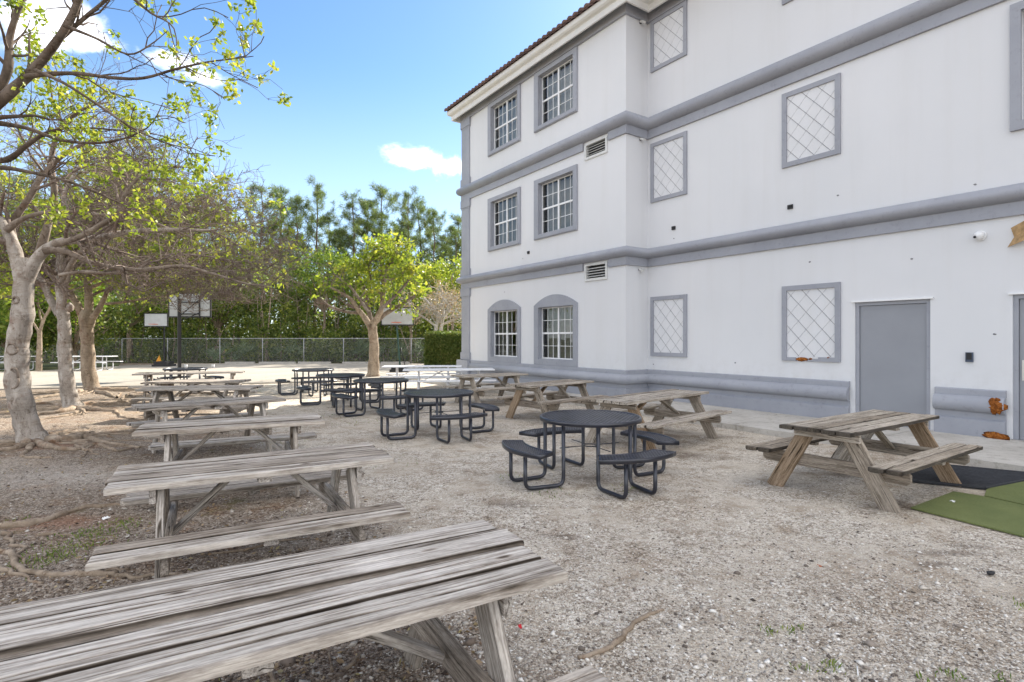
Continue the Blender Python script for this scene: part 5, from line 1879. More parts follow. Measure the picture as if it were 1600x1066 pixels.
SP_T1 = [dict(n=5.0, len=1.3, ang=0.85, up=0.15, wig=0.22, seg=6, rs=0.55, sides=5, rmin=0.008, t0=0.2, ref=1.5),
         dict(n=4.5, len=0.65, ang=0.8, up=0.05, wig=0.25, seg=5, rs=0.6, sides=4, rmin=0.004, t0=0.15, ref=1.0, grav=-0.02),
         dict(n=5.5, len=0.30, ang=0.8, wig=0.25, seg=3, rs=0.6, sides=3, rmin=0.0030, t0=0.2, ref=0.6)]
Yt = 8.7
roots1 = []
for a, b in (((52, 695), (0, 716)), ((60, 695), (130, 692)), ((60, 698), (110, 704)), ((52, 700), (20, 706))):
    pass
def gp(*l):
    return [gpt(px, py) for px, py in l]
roots1 = [
    (gp((60, 694), (95, 694), (130, 688), (165, 696), (200, 698), (225, 700)), [0.11, 0.09, 0.08, 0.055, 0.04, 0.02]),
    (gp((55, 698), (85, 705), (115, 706), (150, 697), (185, 706), (215, 699)), [0.09, 0.06, 0.05, 0.045, 0.035, 0.02]),
    (gp((45, 698), (20, 706), (0, 709), (-30, 715)), [0.10, 0.06, 0.05, 0.04]),
    (gp((50, 700), (30, 716), (60, 718), (90, 715)), [0.06, 0.035, 0.028, 0.015]),
    (gp((80, 697), (110, 685), (140, 680), (190, 688)), [0.07, 0.06, 0.045, 0.02]),
    (gp((120, 700), (140, 706), (155, 712)), [0.035, 0.03, 0.015]),
    (gp((-60, 800), (0, 830), (45, 826), (90, 812), (130, 797), (175, 792), (200, 788)), [0.05, 0.045, 0.05, 0.042, 0.035, 0.028, 0.012]),
    (gp((-60, 850), (0, 862), (20, 875), (35, 895), (75, 899), (130, 897), (175, 900), (212, 902), (260, 897), (330, 896), (380, 880)), [0.03, 0.028, 0.03, 0.032, 0.034, 0.03, 0.026, 0.022, 0.018, 0.014, 0.008]),
    (gp((5, 835), (10, 850), (32, 862), (35, 895)), [0.03, 0.024, 0.02, 0.018]),
    (gp((150, 898), (175, 890), (205, 888)), [0.02, 0.015, 0.01]),
    (gp((0, 888), (35, 900), (70, 915)), [0.024, 0.018, 0.01]),
    (gp((60, 838), (100, 840), (150, 838), (195, 840)), [0.02, 0.012, 0.01, 0.006]),
]
tree('gumbo_tree', 'nearest grey-barked tree with thick scarred leaning trunk at the left edge', 'tree', at(52, 695, Yt) * 1.0, [
    PX([(54, 712, 30), (52, 695, 27), (44, 668, 22.5), (36, 640, 21), (28, 600, 21.5), (26, 565, 20.5), (30, 520, 20), (34, 490, 18.5), (37, 450, 18), (40, 422, 19), (40, 405, 14)], Yt),
    PX([(34, 430, 14), (26, 402, 13), (18, 375, 11), (5, 350, 9), (-15, 320, 8), (-30, 270, 6)], Yt),
    PX([(44, 432, 13), (60, 402, 11.5), (85, 382, 9), (113, 376, 7.5), (150, 372, 6), (210, 362, 4.5), (265, 359, 3.5), (315, 360, 2.2), (349, 359, 1.2)], 8.4),
    PX([(70, 392, 8), (100, 392, 6), (147, 412, 4.5), (190, 419, 4), (223, 422, 3.8), (283, 416, 3), (330, 427, 2.2), (388, 444, 1.5), (425, 446, 0.8)], 8.2),
    PX([(85, 382, 7), (120, 372, 5.5), (157, 352, 5), (185, 332, 4.5), (195, 305, 3.5), (215, 280, 3), (250, 262, 2), (310, 262, 1)], 8.0),
    PX([(22, 392, 8), (20, 350, 7), (45, 310, 6), (70, 270, 5), (110, 235, 4), (160, 215, 2.5)], 8.9),
    PX([(60, 402, 9), (75, 350, 7), (85, 300, 6), (80, 250, 5), (95, 200, 3.5), (130, 170, 2.2), (170, 160, 1.2)], 9.4),
    PX([(10, 360, 8), (40, 340, 5), (90, 330, 3.5), (150, 335, 3), (230, 345, 2), (300, 372, 1)], 8.6),
], SP_T1, ('bark', 'twig', 'bark_limb'), dict(n=9, spread=0.035, L=0.09, W=0.048, mat='leaf_bright', up=0.1), 11, 18, leaf_frac=0.5, leaf_filter=near_filter, roots=roots1)

g1t = bpy.data.objects['gumbo_tree']
for (px, py, rx_, rz_, sd_) in ((30, 545, .075, .085, 41), (33, 590, .07, .16, 42), (36, 470, .045, .05, 43)):
    m = MB()
    c_ = at(px, py, Yt) - g1t.location
    m.tube([(c_.x + rx_ * math.cos(t) * (1 + .15 * math.sin(3 * t + sd_)), c_.y - 0.150 + 0.03 * abs(math.cos(t)), c_.z + rz_ * math.sin(t)) for t in np.linspace(0, 6.28, 20)], 0.017, 6)
    m.build('bark_scar', M['bark_limb'], g1t)

# overhanging limbs of a tree standing just outside the left edge
SP_T0 = [dict(tap=0.85, n=4.5, len=0.9, ang=0.8, up=0.15, wig=0.24, seg=6, rs=0.5, sides=5, rmin=0.007, t0=0.15, ref=1.4),
         dict(n=3.6, len=0.5, ang=0.8, up=0.05, wig=0.28, seg=4, rs=0.6, sides=4, rmin=0.0035, t0=0.15, ref=0.9),
         dict(n=2.2, len=0.22, ang=0.8, wig=0.25, seg=3, rs=0.6, sides=3, rmin=0.0025, t0=0.3, ref=0.5)]
tree('overhanging_tree', 'spring-leaved tree whose dark limbs reach in over the upper left corner', 'tree', at(-175, 760, 4.84), [
    PX([(-175, 765, 31.20), (-175, 700, 26.52), (-170, 560, 23.40), (-160, 430, 21.06), (-140, 330, 18.72)], 6.2),
    PX([(-140, 330, 17.16), (-90, 250, 14.82), (-30, 185, 13.26), (15, 145, 10.92), (50, 112, 9.36), (85, 70, 7.80), (110, 30, 7.02), (128, -15, 6.24), (150, -80, 4.68)], 6.2),
    PX([(-60, 215, 10.92), (-10, 150, 9.36), (12, 110, 8.58), (15, 60, 6.24), (30, 10, 5.46), (50, -50, 3.90)], 6.4),
    PX([(40, 120, 5.46), (75, 116, 4.68), (120, 115, 3.90), (180, 122, 3.28), (225, 122, 2.65), (275, 108, 2.18), (325, 97, 1.56), (365, 92, 1.01), (396, 88, 0.62)], 6.0),
    PX([(55, 110, 3.90), (100, 130, 2.81), (150, 162, 2.34), (200, 196, 1.95), (240, 216, 1.40), (275, 228, 0.94), (300, 232, 0.55)], 5.8),
    PX([(95, 60, 4.68), (130, 30, 3.90), (160, 5, 3.12), (200, -30, 2.34)], 6.3),
    PX([(-110, 280, 10.92), (-50, 270, 7.02), (0, 262, 4.68), (60, 272, 3.12), (110, 285, 2.50), (160, 305, 1.72), (205, 325, 0.78)], 6.8),
    PX([(-100, 262, 9.36), (-40, 250, 7.80), (10, 250, 6.24), (45, 225, 4.68), (80, 205, 3.12), (130, 200, 2.03), (200, 205, 1.25), (255, 212, 0.62)], 7.0),
    PX([(-20, 190, 7.02), (40, 200, 3.90), (100, 220, 3.12), (170, 222, 2.34), (230, 200, 1.25), (255, 160, 0.62)], 6.6),
    PX([(100, 40, 3.90), (150, 60, 2.34), (200, 85, 1.72), (235, 70, 1.17), (262, 48, 0.62)], 5.8),
    PX([(170, -40, 3.90), (200, -10, 3.12), (235, 20, 1.95), (272, 45, 1.17), (276, 105, 0.62)], 5.6),
], SP_T0, ('bark_dark', 'bark_dark'), dict(n=12, spread=0.030, L=0.066, W=0.036, mat='leaf_bright', up=0.1), 12, 16, leaf_frac=0.68, leaf_filter=lambda p: p.z > 2.8)

Y2 = 13.4
SP_T2 = [dict(n=8.5, len=1.8, ang=0.9, up=0.05, wig=0.24, seg=6, rs=0.55, sides=5, rmin=0.010, t0=0.15, ref=1.5),
         dict(n=6.0, len=0.95, ang=0.85, up=0.0, wig=0.28, seg=5, rs=0.6, sides=4, rmin=0.006, t0=0.1, ref=1.2, grav=-0.03),
         dict(n=7.0, len=0.42, ang=0.8, wig=0.3, seg=3, rs=0.6, sides=3, rmin=0.0056, t0=0.15, ref=0.8)]
roots2 = [
    (gp((120, 636), (150, 633), (180, 632), (215, 634)), [0.14, 0.09, 0.06, 0.03]),
    (gp((120, 640), (145, 641), (180, 643), (190, 652), (215, 656)), [0.12, 0.08, 0.05, 0.04, 0.02]),
    (gp((112, 641), (90, 645), (60, 648), (30, 655)), [0.12, 0.07, 0.05, 0.03]),
    (gp((108, 636), (80, 630), (40, 632), (0, 634)), [0.10, 0.06, 0.05, 0.04]),
    (gp((125, 643), (110, 649), (70, 655), (45, 660)), [0.08, 0.05, 0.03, 0.02]),
    (gp((130, 640), (128, 652)), [0.06, 0.02]),
]
tree('gumbo_tree', 'second grey tree from the left, bare twiggy crown and a stub below its fork', 'tree', at(114, 641, Y2), [
    PX([(120, 652, 22), (116, 640, 17), (108, 615, 13.5), (103, 580, 12), (101, 540, 11), (100, 505, 11), (98, 488, 11), (96, 470, 8.5)], Y2),
    PX([(97, 482, 9), (94, 455, 8), (92, 430, 7.5), (95, 400, 7), (108, 360, 6), (100, 310, 5), (112, 280, 3.5), (130, 250, 2)], Y2),
    PX([(92, 492, 7), (80, 470, 7), (68, 445, 6.5), (56, 425, 6), (40, 400, 5), (20, 370, 4)], Y2 + .2),
    PX([(99, 480, 4.5), (103, 460, 3.5), (105, 440, 3), (120, 400, 3)], Y2 - .2),
    PX([(94, 445, 5), (120, 400, 4.5), (160, 375, 4), (220, 352, 3.2), (290, 350, 2.4), (350, 370, 1.4), (385, 395, 0.8)], Y2 - .6),
    PX([(95, 420, 5), (140, 360, 4), (190, 320, 3.4), (250, 310, 2.6), (310, 330, 1.8), (370, 350, 1)], Y2 + .5),
    PX([(93, 430, 4), (130, 425, 3.5), (190, 425, 3), (250, 400, 2.2), (320, 400, 1.4), (380, 412, 0.8)], Y2 - 1.2),
    PX([(95, 410, 5), (75, 360, 4), (50, 320, 3), (20, 300, 2)], Y2 + .4),
    PX([(98, 380, 4), (150, 330, 3), (170, 290, 2.5), (200, 270, 1.5)], Y2 + 1.0),
], SP_T2, ('bark', 'twig', 'bark_limb'), dict(n=6, spread=0.05, L=0.15, W=0.075, mat='leaf_bright'), 13, 16, leaf_frac=0.05, leaf_filter=lambda p: p.z > 3.3, roots=roots2)
m = MB(); blob(m, at(108, 480, Y2 - .1), (0.09, 0.1, 0.12), 8, 10, 7, 0.12)
m.build('stub', M['bark'], bpy.data.objects['gumbo_tree.001'], tuple(-bpy.data.objects['gumbo_tree.001'].location))

Y3 = 17.8
SP_T3 = [dict(n=5.0, len=2.0, ang=0.9, up=0.12, wig=0.22, seg=5, rs=0.5, sides=5, rmin=0.012, t0=0.2, ref=1.6),
         dict(n=4.5, len=1.0, ang=0.85, up=0.0, wig=0.26, seg=4, rs=0.6, sides=4, rmin=0.008, t0=0.15, ref=1.2),
         dict(n=2.6, len=0.5, ang=0.8, wig=0.3, seg=3, rs=0.6, sides=3, rmin=0.006, t0=0.2, ref=0.8)]
roots3 = [
    (gp((150, 611), (175, 610), (205, 608), (225, 612)), [0.14, 0.08, 0.06, 0.03]),
    (gp((150, 613), (170, 616), (182, 622), (190, 612)), [0.10, 0.07, 0.05, 0.03]),
    (gp((185, 628), (200, 616), (215, 622)), [0.05, 0.04, 0.02]),
    (gp((128, 612), (100, 616), (60, 622), (40, 626)), [0.10, 0.06, 0.05, 0.03]),
]
tree('gumbo_tree', 'third tree from the left with straight tan trunk forking into three beside the court', 'tree', at(143, 611, Y3), [
    PX([(145, 618, 21), (143, 609, 15), (139, 585, 12.5), (137, 550, 12), (136, 515, 11.5), (137, 498, 13), (138, 485, 9)], Y3),
    PX([(130, 500, 7.5), (122, 478, 7), (112, 462, 6), (100, 440, 5), (80, 410, 4), (50, 390, 3)], Y3),
    PX([(138, 495, 8), (139, 470, 7.5), (137, 445, 6.5), (134, 420, 5.5), (150, 390, 4.5), (180, 360, 3)], Y3),
    PX([(145, 497, 6), (155, 482, 5.5), (162, 468, 4.5), (175, 445, 3.5), (210, 420, 3), (250, 405, 2)], Y3 - .3),
    PX([(165, 475, 2.5), (195, 472, 2.4), (230, 466, 1.8), (262, 462, 1)], Y3 - .6),
    PX([(137, 440, 4), (180, 415, 3.5), (240, 395, 2.8), (300, 400, 2.0), (345, 420, 1.0)], Y3 - .5),
    PX([(137, 430, 4), (120, 380, 4), (140, 340, 3), (190, 310, 2)], Y3 + .8),
    PX([(140, 450, 4), (200, 430, 3), (270, 430, 2.4), (330, 440, 1.0)], Y3 + 1.0),
    PX([(105, 445, 4), (60, 430, 3), (20, 425, 2.4), (-20, 430, 1.0)], Y3 + .6),
], SP_T3, ('bark_tan', 'twig'), dict(n=7, spread=0.13, L=0.22, W=0.12, mat='leaf_bright', mid=True), 14, 14, leaf_frac=0.45, leaf_filter=far_filter, roots=roots3)

Y4 = 28.0
tree('slim_tree', 'small slim tree on the grass far behind the grey trunks', 'tree', at(61, 581, Y4), [
    PX([(61, 582, 6), (61, 560, 5), (62, 530, 4.2), (62, 518, 4)], Y4),
    PX([(62, 520, 3), (68, 500, 2.8), (76, 485, 2.4), (84, 460, 1.8)], Y4),
    PX([(62, 520, 2.5), (52, 505, 2.2), (44, 490, 1.8), (30, 470, 1.2)], Y4),
    PX([(66, 505, 2), (60, 480, 2), (60, 450, 1.2)], Y4 + .4),
], [dict(n=6, len=2.0, ang=0.9, up=0.2, wig=0.2, seg=4, rs=0.6, sides=4, rmin=0.012, ref=2.0), dict(n=5, len=1.0, ang=0.8, wig=0.25, seg=3, rs=0.6, sides=3, rmin=0.009, ref=1.5)],
    ('bark_tan', 'twig'), dict(n=14, spread=0.3, L=0.25, W=0.13, mat='leaf_mid', mid=True), 15, 8)

# the lone tree in front of the court
YC = 24.0
SP_C = [dict(n=6.0, len=0.75, ang=0.85, up=0.18, wig=0.2, seg=5, rs=0.5, sides=5, rmin=0.014, t0=0.25, ref=1.5),
        dict(n=5.0, len=0.45, ang=0.85, up=0.05, wig=0.25, seg=4, rs=0.6, sides=4, rmin=0.009, t0=0.2, ref=1.2),
        dict(n=3.4, len=0.26, ang=0.8, wig=0.25, seg=3, rs=0.6, sides=3, rmin=0.007, t0=0.2, ref=0.6)]


def lone_filter(p):
    # the lower left of this crown is bare twigs
    px = 800 + p.x / p.y * FPX; py = HOR - (p.z - CAM_H) / p.y * FPX
    dead = math.exp(-(((px - 525) / 50) ** 2 + ((py - 472) / 40) ** 2))
    return random.random() > dead * 1.3


tree('lone_tree', 'bright green leafy tree with a single tan trunk standing before the court at centre', 'tree', at(583, 590, YC), [
    PX([(582, 592, 13), (583, 583, 9.5), (584, 560, 8), (584, 535, 7.2), (582, 515, 7.5), (580, 507, 8), (579, 500, 6)], YC),
    PX([(583, 508, 5.5), (590, 496, 5), (596, 482, 4), (599, 458, 3.6), (602, 432, 3.2), (607, 415, 2.6), (618, 398, 2), (623, 385, 1.2)], YC),
    PX([(577, 508, 5), (568, 494, 4.6), (558, 482, 3.8), (548, 468, 3), (534, 458, 2.2), (516, 449, 1.4)], YC - .3),
    PX([(584, 506, 4.5), (600, 492, 3.8), (616, 482, 3.2), (632, 473, 2.4), (648, 462, 1.6)], YC + .3),
    PX([(580, 505, 4), (576, 484, 3.6), (572, 462, 3), (564, 436, 2.4), (554, 419, 1.4)], YC + .6),
    PX([(598, 462, 2.6), (584, 445, 2.2), (576, 419, 1.8), (588, 393, 1.2)], YC + .2),
    PX([(601, 440, 2.4), (620, 432, 2), (638, 423, 1.4), (647, 410, 1)], YC - .5),
    PX([(564, 489, 3), (540, 487, 2.4), (516, 479, 1.8), (502, 468, 1)], YC + .5),
    PX([(599, 449, 2.4), (596, 423, 2), (594, 398, 1.4), (598, 382, 1)], YC + .9),
    PX([(594, 484, 3), (612, 468, 2.4), (630, 449, 1.8), (640, 436, 1)], YC - 1.1),
    PX([(576, 488, 3), (564, 471, 2.4), (548, 449, 1.8), (532, 436, 1.2), (520, 428, 0.8)], YC - 1.0),
], SP_C, ('bark_tan', 'twig', 'bark_limb'), dict(n=7, spread=0.11, L=0.20, W=0.12, mat='leaf_bright', mid=False), 16, 12, leaf_filter=lone_filter, leaf_frac=0.6)

# pale bare tree behind the hedge
YD = 34.0
SP_D = [dict(n=5, len=1.6, ang=0.9, up=0.1, wig=0.25, seg=5, rs=0.5, sides=4, rmin=0.015, ref=1.8), dict(n=6, len=0.9, ang=0.9, wig=0.3, seg=4, rs=0.6, sides=3, rmin=0.010, ref=1.2, grav=-.05),
        dict(n=3, len=0.5, ang=0.9, wig=0.3, seg=3, rs=0.7, sides=3, rmin=0.008, ref=1.0, grav=-.05)]
tree('pale_tree', 'pale bare tree with pinkish dry twigs behind the clipped hedge', 'tree', at(684, 572, YD), [
    PX([(684, 573, 5), (684, 545, 4.5), (683, 530, 4.2)], YD),
    PX([(683, 535, 3.6), (681, 515, 3.2), (684, 498, 2.6), (676, 480, 2), (662, 465, 1.2)], YD),
    PX([(683, 535, 3.6), (688, 520, 3.2), (692, 500, 2.6), (704, 480, 2), (716, 465, 1.2)], YD),
    PX([(686, 505, 2.4), (690, 480, 2), (695, 462, 1.2)], YD + .5),
    PX([(690, 508, 2), (712, 498, 1.8), (735, 488, 1.2)], YD + .3),
    PX([(681, 510, 2), (668, 500, 1.6), (655, 492, 1)], YD - .4),
], SP_D, ('bark_white', 'bark_white'), dict(n=3, spread=0.12, L=0.14, W=0.08, mat='leaf_dry'), 17, 8, leaf_frac=0.6)

# ------------------------------------------------------------------ pine wood
def pine_variant(seed, H):
    rng = np.random.default_rng(seed)
    pts = []
    x = y = 0.0
    n = 10
    for i in range(n + 1):
        pts.append(Vector((x, y, H * i / n)))
        x += rng.normal() * 0.10; y += rng.normal() * 0.10
    rad = [0.17 * (1 - 0.9 * (i / n)) + 0.012 for i in range(n + 1)]
    trunk = tubes_mesh('trunk', [([(pts, rad)], 7)], M['bark_pine'])
    br, tips = [], []
    nb = 40
    for b in range(nb):
        t = 0.36 + 0.63 * (b / nb) ** 0.9
        f = t * n; i = min(int(f), n - 1)
        p = pts[i].lerp(pts[i + 1], f - i)
        az = b * 2.4 + rng.normal() * 0.4
        prof = math.sin(min(1.0, (1.02 - t) / 0.42) * math.pi / 2)
        ln = (0.35 + 2.9 * prof) * rng.uniform(0.55, 1.1) * H / 15
        if rng.random() < 0.15: ln *= 0.4
        up = -0.05 + 0.75 * t * t
        d = Vector((math.cos(az), math.sin(az), up)).normalized()
        q, rr = [p], [0.045 * (1.15 - t)]
        for s_ in range(4):
            d = (d + Vector(rng.normal(size=3)) * 0.14 + Vector((0, 0, 0.12))).normalized()
            q.append(q[-1] + d * ln / 4); rr.append(0.045 * (1.15 - t) * (1 - 0.22 * (s_ + 1)))
        br.append((q, rr))
        tips.append((q[-1], d, 1.0))
        for s_ in range(int(1 + ln * 2.4)):
            tt = rng.uniform(0.35, 1.0) * 4; ii = min(int(tt), 3)
            pp = q[ii].lerp(q[ii + 1], tt - ii)
            d2 = (d + Vector(rng.normal(size=3)) * 0.8 + Vector((0, 0, .3))).normalized()
            l2 = rng.uniform(0.25, 0.7)
            br.append(([pp, pp + d2 * l2], [0.014, 0.008]))
            tips.append((pp + d2 * l2, d2, rng.uniform(.6, 1)))
    tips.append((pts[-1], Vector((0, 0, 1)), 1.0))
    branches = tubes_mesh('branches', [(br, 4)], M['bark_pine'])
    T = np.array([tuple(t[0]) for t in tips]); Dn = np.array([tuple(t[1]) for t in tips]); S = np.array([t[2] for t in tips])
    k = 66
    C = np.repeat(T, k, 0); Dd = rdir(len(C), rng) + np.repeat(Dn, k, 0) * 0.6
    C = C + rng.normal(size=C.shape) * 0.09 - np.repeat(Dn, k, 0) * rng.uniform(0, .25, (len(C), 1))
    Ls = np.repeat(S, k) * rng.uniform(0.26, 0.50, len(C))
    needles = leaf_mesh('needles', C, Dd, Ls, rng.uniform(0.014, 0.032, len(C)), M['needle'], rng)
    return trunk, branches, needles


pines = [pine_variant(100 + i, h) for i, h in enumerate((15.5, 14.5, 16.0, 13.5, 15.0))]


def pine(px, ytop, Yd, v, label=None):
    trunk, br, nd = pines[v]
    Hs = (15.5, 14.5, 16.0, 13.5, 15.0)[v]
    h = CAM_H + (HOR - ytop - 14) / FPX * Yd
    o = empty('pine_tree', ((px - 800) / FPX * Yd, Yd, 0), random.uniform(0, 6.28))
    s_ = h / Hs
    o.scale = (s_, s_, s_)
    tag(o, label or 'pine of the hidden back row, mostly covered by the nearer pines and the building', 'tree', 'pines in the wood behind the fence')
    link_mesh('trunk', trunk, o); link_mesh('branches', br, o); link_mesh('crown', nd, o)


for args in (
    (405, 283, 46, 0, 'tall pine left of the open sky gap, dark rounded top above the bare twigs'),
    (447, 287, 50, 3, 'slim pine leaning left of the tallest pine'), (466, 300, 45, 1, 'pine tucked between the left rounded pine and the tallest one'), (492, 278, 47, 2, 'tallest pine left of the lone tree, spreading crown'),
    (530, 345, 52, 1, 'lower pine filling the dip between the tallest pine and the lone tree'), (556, 290, 48, 4, 'pine with rounded top just left of the lone tree'), (578, 305, 51, 0, 'pine directly above the left shoulder of the lone tree'),
    (603, 286, 53, 3, 'thin-topped pine rising above the lone tree'), (638, 288, 49, 2, 'broad pine standing right above the lone tree'), (662, 300, 52, 4, 'pine just right of the broad one above the lone tree'),
    (680, 318, 47, 1, 'pine sloping down towards the building corner'), (706, 345, 50, 0, 'shorter pine close beside the building pilaster'), (722, 330, 54, 3, None), (745, 320, 52, 2, None), (372, 335, 50, 4, 'pine left of the rounded pine, behind drooping bare twigs'),
    (345, 350, 54, 1, 'lower pine above the tall basketball hoop on its right'), (300, 302, 48, 3, 'pine with a small round top seen through the hanging twigs'), (262, 330, 52, 0, 'pine hidden behind the leafy twigs above the tall hoop'), (207, 236, 40, 2, 'tall pine rising above the leafy branches at upper left'),
    (160, 300, 47, 4, 'pine behind the crown of the third tan trunk'), (110, 280, 50, 1, 'pine behind the fork of the second grey trunk'), (60, 290, 48, 0, 'pine behind the head of the nearest grey trunk'), (10, 270, 50, 3, 'pine at the far left edge behind the leaves'), (-60, 280, 48, 2, None),
    (430, 350, 58, 2, None), (510, 330, 60, 0, None), (620, 340, 60, 1, None), (695, 360, 60, 3, None), (240, 350, 58, 1, None), (790, 330, 55, 4, None), (-140, 260, 50, 1, None)):
    pine(*args)

# understorey: broadleaf scrub filling the wood to about six metres
rng = np.random.default_rng(55)
clC, clR = [], []
for k in range(3400):
    x = rng.uniform(-62, 6); y = 38.6 + 17 * rng.uniform(0, 1) ** 1.3
    px = 800 + x / y * FPX
    hmax = 5.6 + 1.6 * math.sin(px * 0.021) + 1.1 * math.sin(px * 0.057 + 1) + (1.2 if px < 250 else 0) - (0.6 if 380 < px < 470 else 0)
    hmax *= (0.55 + 0.45 * min(1.0, (y - 38.5) / 4))
    z = rng.uniform(0, 1) * hmax
    clC.append((x, y, z)); clR.append(rng.uniform(0.45, 1.0))
clC = np.array(clC); clR = np.array(clR)
k = 54
C = np.repeat(clC, k, 0) + rdir(len(clC) * k, rng) * (rng.uniform(0.35, 1.0, (len(clC) * k, 1)) * np.repeat(clR, k)[:, None]) * np.array([1.1, 1.1, 0.8])
C[:, 2] = np.maximum(C[:, 2], 0.05)
tag(link_mesh('understorey', leaf_mesh('understorey', C, rdir(len(C), rng) + np.array([0, 0, .25]), rng.uniform(.13, .3, len(C)), rng.uniform(.07, .16, len(C)), M['leaf_dark'], rng)),
    'dense green scrub and undergrowth filling the wood behind the chain-link fence', 'undergrowth', kind='stuff')
# taller dim thicket deeper in the wood
k2 = 2200
cc = np.stack([rng.uniform(-85, 12, k2), rng.uniform(54, 66, k2), rng.uniform(0, 1, k2) * (8.5 + rng.normal(size=k2) * 1.0)], 1)
C = np.repeat(cc, 40, 0) + rdir(k2 * 40, rng) * rng.uniform(0.3, 1.3, (k2 * 40, 1))
C[:, 2] = np.maximum(C[:, 2], 0.05)
tag(link_mesh('thicket', leaf_mesh('thicket', C, rdir(len(C), rng), rng.uniform(.3, .5, len(C)), rng.uniform(.15, .28, len(C)), M['leaf_dark'], rng)),
    'dim dark green thicket deep in the wood behind the pine trunks', 'undergrowth', kind='stuff')
# thin stems among the scrub
m = MB()
for k in range(90):
    x = rng.uniform(-50, 3); y = rng.uniform(38.6, 44)
    h = rng.uniform(2.5, 6)
    lean = rng.normal() * 0.6
    m.tube([(x, y, 0), (x + lean * .5, y, h * .5), (x + lean, y + rng.normal() * .3, h)], [0.06, 0.045, 0.02], 5, caps=False)
tag(m.build('understorey_stems', M['bark_tan']), 'thin crooked stems among the scrub behind the fence', 'stems', kind='stuff')
# brighter broadleaf trees standing out of the scrub
def round_tree(px, ytop, ybot, Yd, rx, label, mat, seed, nclump=60):
    rng = np.random.default_rng(seed)
    x = (px - 800) / FPX * Yd
    zt = CAM_H + (HOR - ytop) / FPX * Yd; zb = CAM_H + (HOR - ybot) / FPX * Yd
    o = empty('broadleaf_tree', (x, Yd, 0))
    tag(o, label, 'tree')
    tp = [([Vector((0, 0, 0)), Vector((0.1, 0, zb * .6)), Vector((0.0, 0.1, (zt + zb) / 2))], [0.14, 0.11, 0.05])]
    cl = rdir(nclump, rng) * (rng.uniform(0.45, 1.0, (nclump, 1)) ** 0.6) * np.array([rx, rx * .8, (zt - zb) / 2]) + np.array([0, 0, (zt + zb) / 2])
    for c_ in cl[::3]:
        tp.append(([Vector((0.05, 0, zb * .8)), Vector(c_) * 0.5 + Vector((0, 0, zb * .45)), Vector(c_)], [0.05, 0.03, 0.012]))
    link_mesh('trunk', tubes_mesh('trunk', [(tp, 5)], M['bark_tan']), o)
    k = 60
    C = np.repeat(cl, k, 0) + rng.normal(size=(nclump * k, 3)) * 0.27
    link_mesh('crown', leaf_mesh('crown', C, rdir(len(C), rng) + np.array([0, 0, .25]), rng.uniform(.14, .28, len(C)), rng.uniform(.08, .15, len(C)), M[mat], rng), o)


round_tree(705, 408, 455, 40, 2.4, 'bright green small tree at the building edge behind the pale bare tree', 'leaf_bright', 31)
round_tree(505, 395, 470, 42, 3.0, 'mid green broadleaf tree left behind the lone tree', 'leaf_mid', 32, 90)
round_tree(640, 430, 500, 39, 2.2, 'low broadleaf tree right behind the lone tree, above the hoop', 'leaf_mid', 37, 60)
round_tree(25, 420, 545, 31, 3.6, 'dense dark green tree at the far left behind the nearest trunk', 'leaf_mid', 33, 110)
round_tree(115, 440, 545, 32, 3.0, 'dark green bushy tree behind the second and third grey trunks', 'leaf_dark', 34, 100)
round_tree(200, 420, 500, 39, 3.2, 'mid green tree behind the fence, left of the tall hoop', 'leaf_mid', 35, 90)
round_tree(-60, 400, 545, 30, 4.0, 'dark tree beyond the left edge of the yard', 'leaf_dark', 36, 100)
round_tree(340, 425, 500, 41, 3.0, 'olive green tree behind the fence, right of the tall hoop', 'leaf_dark', 38, 80)
# palmettos behind the fence
for i, (px, py, Yd) in enumerate(((607, 560, 38.6), (640, 556, 38.9), (662, 562, 38.5), (565, 563, 38.6), (445, 562, 38.7), (360, 560, 38.8), (395, 566, 38.5), (300, 562, 39), (90, 520, 33.0), (30, 530, 32.5), (15, 490, 33))):
    rr = np.random.default_rng(400 + i)
    p = at(px, py, Yd)
    o = empty('palmetto', (p.x, p.y, 0))
    tag(o, 'spiky fan-leaved palmetto ' + ('right behind the lone tree trunk', 'just behind the green-poled hoop', 'between that hoop and the clipped hedge', 'left of the lone tree trunk', 'behind the fence above the leftmost round black table of the group', 'behind the fence right of the tall hoop', 'at the fence foot midway between tall hoop and lone tree', 'behind the fence, close right of the tall hoop pole', 'between the second and third grey trunks', 'behind the slim tree at far left', 'at the left edge behind the nearest trunk')[i], 'palm', 'palmettos along the fence')
    C, Dd, Ls = [], [], []
    for f_ in range(11):
        az = rr.uniform(0, 6.28); el = rr.uniform(0.25, 1.2)
        d = Vector((math.cos(az) * math.cos(el), math.sin(az) * math.cos(el), math.sin(el)))
        tip = d * rr.uniform(0.6, 1.2) + Vector((0, 0, max(0.2, p.z - 0.5)))
        sd_ = d.orthogonal().normalized()
        for b in range(16):
            a = (b / 15 - .5) * 2.6
            dd_ = d * math.cos(a) + sd_ * math.sin(a)
            C.append(tuple(tip)); Dd.append(tuple(dd_)); Ls.append(rr.uniform(.45, .65))
    link_mesh('fronds', leaf_mesh('fronds', np.array(C), np.array(Dd), np.array(Ls), 0.05, M['palm'], rr), o)

